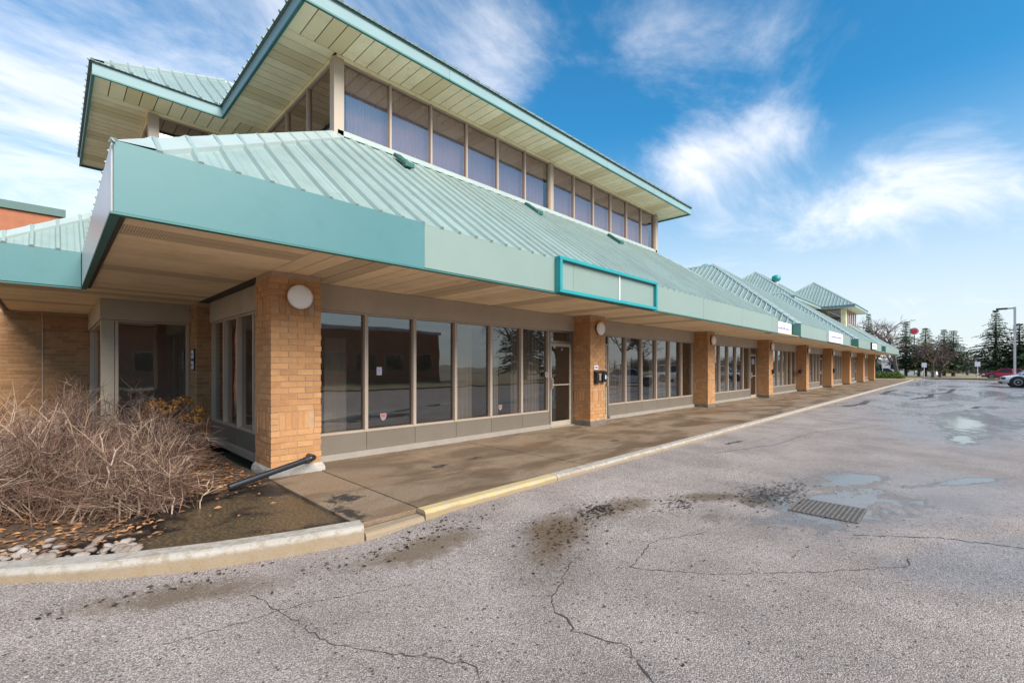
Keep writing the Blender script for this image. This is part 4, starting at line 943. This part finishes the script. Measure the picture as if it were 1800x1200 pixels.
def bare_tree(loc, h, label, seed, cat='tree', maxlev=5, group='bare trees around the lot'):
    r = random.Random(seed); T = empty('bare_tree', loc, label, cat, group); m, mt = MB(), MB()
    branch(m, mt, r, Vector(loc), Vector((0, 0, 1)), h*.30, h*.026, 0, maxlev)
    add('trunk', mt, 'bark', T); add('crown', m, 'bare_branch', T); return T
def spruce_mesh(seed, h, rb, mt):
    r = random.Random(seed); T = empty('spruce_tree', (0, 0, 0)); m = MB(); m.tube([(0, 0, 0), (0, 0, h*.5), (0, 0, h*.98)], [h*.022, h*.014, .02], 7); add('trunk', m, 'bark', T, origin=(0, 0, 0))
    m = MB(); z = h*.15
    while z < h*.985:
        f = 1-(z-h*.10)/(h*.9); R0 = rb*(f**.8)*r.uniform(.62, 1.2)+.12; nb = max(5, int(7+6*f)); a0 = r.uniform(0, 6.28)
        for b_ in range(nb):
            a = a0+6.283*b_/nb+r.gauss(0, .16); Lb = R0*r.uniform(.5, 1.2); dr = r.uniform(.12, .34); n = max(3, int(Lb/.20)); d = Vector((math.cos(a), math.sin(a), 0)); s_ = Vector((-d.y, d.x, 0))
            for k in range(n):
                q = (k+.6)/n; c = d*(Lb*q)+Vector((0, 0, z+.10*q-dr*Lb*q*q*1.1+(.10*Lb if q > .8 else 0)*0))
                for e in range(4):
                    wv = s_*r.uniform(-1, 1)+d*r.uniform(.2, .9)+Vector((0, 0, r.uniform(-.6, .12))); wv = wv.normalized()*r.uniform(.20, .42)*(.6+.5*f); t_ = wv.cross(Vector((r.gauss(0, 1), r.gauss(0, 1), r.gauss(0, 1)))).normalized()*r.uniform(.05, .10)
                    m.quad(c-t_*.6, c+wv*.55-t_, c+wv, c+wv*.55+t_)
        z += h*r.uniform(.018, .032)
    add('crown', m, mt, T, origin=(0, 0, 0)); return T
sp_a = spruce_mesh(1, 10.5, 2.6, 'needles'); sp_b = spruce_mesh(2, 10.5, 3.0, 'needles_olive'); sp_c = spruce_mesh(3, 12, 3.6, 'needles')
used = set()
def put(proto, loc, s_, label, rz=0, sxy=1):
    o = proto if proto.name not in used else copy_tree(proto); used.add(proto.name); o.location = loc; o.scale = (s_*sxy*1.18, s_*sxy*1.18, s_); o.rotation_euler = (0, 0, rz); tag(o, label, 'tree', 'spruces beyond the verge')
put(sp_a, (101.0, 11.7, -.2), 1.067, 'tall thin spruce rising behind the far tower', 0, 0.62)
put(sp_a, (105.5, 7.0, -.2), 0.933, 'dark spruce in front of the large bare tree', 1, 0.95)
put(sp_b, (103.9, 4.4, -.2), 0.804, 'olive spruce right of the round red sign', 0, 1.15)
put(sp_a, (113.1, 2.3, -.2), 0.816, 'dark spruce at the left of the close pair', 2, 1.2)
put(sp_a, (111.4, 1.1, -.2), 0.781, 'dark spruce at the right of the close pair', 3, 1.3)
put(sp_c, (98.9, -3.6, -.2), 0.850, 'large green spruce left of the light pole', 0, 1.0)
put(sp_b, (98.6, -5.9, -.2), 0.775, 'olive spruce behind the light pole', 2, 1.25)
put(sp_c, (97.4, -7.5, -.2), 0.802, 'green spruce at the right picture edge', 4, 1.0)
bare_tree((96.8, 7.4, -.2), 13.5, 'large spreading bare tree beyond the plaza end', 21, maxlev=6)
bare_tree((98.0, 3.3, -.2), 7.5, 'small brown bare tree among the spruces', 22, maxlev=6)
bare_tree((101.5, 2.6, -.2), 7.8, 'brown bare tree in front of the close spruce pair', 23, maxlev=6)
bare_tree((127.3, -0.7, -.2), 8, 'slight bare tree in the gap between the spruces', 24, maxlev=5)
bare_tree((107.6, 10.7, -.2), 12, 'bare tree behind the far roofs', 25, maxlev=5)
bare_tree((104.5, 5.3, -.2), 8.5, 'brown bare tree below the round red sign', 26, maxlev=6)
# hedge at the end of the walk
r = random.Random(4); m = MB()
for i in range(5200):
    x = 75+3.2*r.random(); y = 5.2+4.2*r.random(); e = min(1, 4*min((x-75)/3.2, 1-(x-75)/3.2, (y-5.2)/4.2, 1-(y-5.2)/4.2)+.35); z = r.random()**.6*1.0*e*(.85+.2*mn.noise(Vector((x*1.5, y*1.5, 0))))
    u = Vector((r.gauss(0, 1), r.gauss(0, 1), r.gauss(0, 1))).normalized()*.09; v_ = u.cross(Vector((r.gauss(0, 1), r.gauss(0, 1), r.gauss(0, 1)))).normalized()*.06; c = Vector((x, y, z-.02)); m.quad(c-u, c-v_, c+u, c+v_)
H_ = empty('clipped_hedge', (76.6, 7.3, -.1), 'low green evergreen hedge at the far end of the walk', 'hedge'); add('foliage', m, 'hedge', H_)
g = MB(); g.box(69.3, 80, 3.7, 12, -.25, -.03); tag(add('far_bed', g, 'dry_grass'), kind='structure')
# thicket along the horizon
r = random.Random(12); m = MB()
for i in range(2600):
    y = r.uniform(-90, 60); x = 170+r.uniform(-8, 30); h = r.uniform(1.5, 5.5)*(1+.4*mn.noise(Vector((y*.08, 0, 0)))); m.tube([(x, y, -.3), (x+r.gauss(0, .5), y+r.gauss(0, .5), h*.6), (x+r.gauss(0, 1), y+r.gauss(0, 1), h)], [.16, .10, .03], 3, False)
    for k in range(3): z = h*r.uniform(.4, .9); m.tube([(x, y, z), (x+r.gauss(0, .8), y+r.gauss(0, .8), z+r.uniform(.2, 1.2))], [.07, .02], 3, False)
tag(add('far_thicket', m, 'brush'), 'distant brown leafless thicket along the horizon', 'thicket', kind='stuff')
# far buildings, light pole, small signs
def far_block(x, y0, y1, h, mt, label):
    F_ = empty('far_building', (x+4, (y0+y1)/2, -.3), label, 'building'); m = MB(); m.box(x, x+8, y0, y1, -.3, h); add('wall', m, mt, F_); m = MB(); m.box(x-.15, x+8.15, y0-.15, y1+.15, h, h+.3); add('roof', m, 'pole_grey', F_)
    n = max(2, int((y1-y0)/2.5))
    for i in range(n): c = y0+(y1-y0)*(i+.5)/n; m = MB(); m.box(x-.04, x-.002, c-.6, c+.6, .9, h*.75); w_ = add('window', m, 'car_glass', F_)
far_block(135, 4, 18, 2.6, 'white_wall', 'low white building seen between the tree trunks'); far_block(128, 17, 26, 3.2, 'red_brick', 'low red building behind the bare tree')
LP = empty('light_pole', (78.5, -4.35, -.1), 'tall square parking lot light pole with one arm', 'light pole'); px_, py_ = 78.5, -4.35
m = MB(); m.box(px_-.10, px_+.10, py_-.10, py_+.10, .6, 8.4); add('pole', m, 'pole_grey', LP); m = MB(); m.lathe((px_, py_, -.1), (0, 0, 1), [(0, .3), (.7, .28)], 14); add('base', m, 'concrete_foot', LP)
m = MB(); m.box(px_-.06, px_+.06, py_+.1, py_+.55, 8.2, 8.32); add('arm', m, 'pole_brown', LP); m = MB(); m.box(px_-.2, px_+.2, py_+.55, py_+1.5, 8.16, 8.36); add('lamp_head', m, 'pole_brown', LP, bevel=.04)
def post_sign(x, y, h, label):
    L = empty('post_sign', (x, y, -.1), label, 'sign'); m = MB(); m.tube([(x, y, -.1), (x, y, h)], .04, 8); add('post', m, 'pole_grey', L); m = MB(); m.box(x-.075, x-.045, y-.25, y+.25, h-.6, h); add('plate', m, 'white_paper', L)
post_sign(82, 3.6, 2.0, 'small white sign on a post in the dry grass near the trunk'); post_sign(82.5, -1.4, 2.1, 'small white sign on a thin post, middle of the verge')
sx_, sy_, sz_ = 126.57, 7.09, 8.86
L = empty('pole_sign', (sx_, sy_, -.3), 'round red sign high on a pole among the trees', 'sign'); m = MB(); m.tube([(sx_, sy_, -.3), (sx_, sy_, sz_-.8)], .09, 8); add('pole', m, 'pole_brown', L)
m = MB(); m.lathe((sx_-.15, sy_, sz_), (-1, 0, 0), [(0, .5), (.06, .5)], 20); add('disc', m, 'sign_red', L); m = MB(); m.lathe((sx_, sy_, sz_), (-1, 0, 0), [(0, .72), (.14, .72)], 20); add('rim', m, 'sign_pink', L)

# ------------------------------------------------------------------ across the lot (seen mirrored in the glass)
O = empty('brick_office', (8, -32, 0), 'low brick office across the lot, mirrored in the storefront panes', 'building')
m = MB(); m.box(-22, 30, -38, -26.5, -.2, 5.0); add('wall', m, 'red_brick', O); m = MB(); m.box(-22.2, 30.2, -38.2, -26.3, 5.0, 5.35); add('parapet', m, 'pole_grey', O)
for i in range(16): x = -20+i*3.1; m = MB(); m.box(x, x+2.2, -26.52, -26.42, 1.0, 2.8); q = add('window', m, 'mullion', O); m = MB(); m.box(x+.08, x+2.12, -26.41, -26.39, 1.08, 2.72); add('pane', m, 'car_glass', q)
for i, (x, y) in enumerate(((34, -18), (43, -20), (53, -17), (64, -21))): bare_tree((x, y, -.1), 10+i % 2*2, 'bare tree across the lot mirrored in the windows, ' + ('nearest the brick office', 'second from the office', 'third from the office', 'farthest from the office')[i], 60+i, group='bare trees across the lot')
put(sp_c, (39, -22, -.1), .85, 'green spruce across the lot mirrored in the windows', 1, 1)
N_ = empty('neighbour_block', (-12, 29, 0), 'taller brick block with green coping behind the left wing', 'building')
m = MB(); m.box(-30, .3, 26, 40, -.3, 7.55); add('wall', m, 'red_brick', N_); m = MB(); m.box(-30.1, .4, 25.9, 40.1, 7.55, 7.85); add('coping', m, 'coping', N_)
for i in range(9): m = MB(); m.box(-29+i*3.2, -28.96+i*3.2, 25.97, 25.999, 0, 7.5); add('pilaster_joint', m, 'mortar', N_)
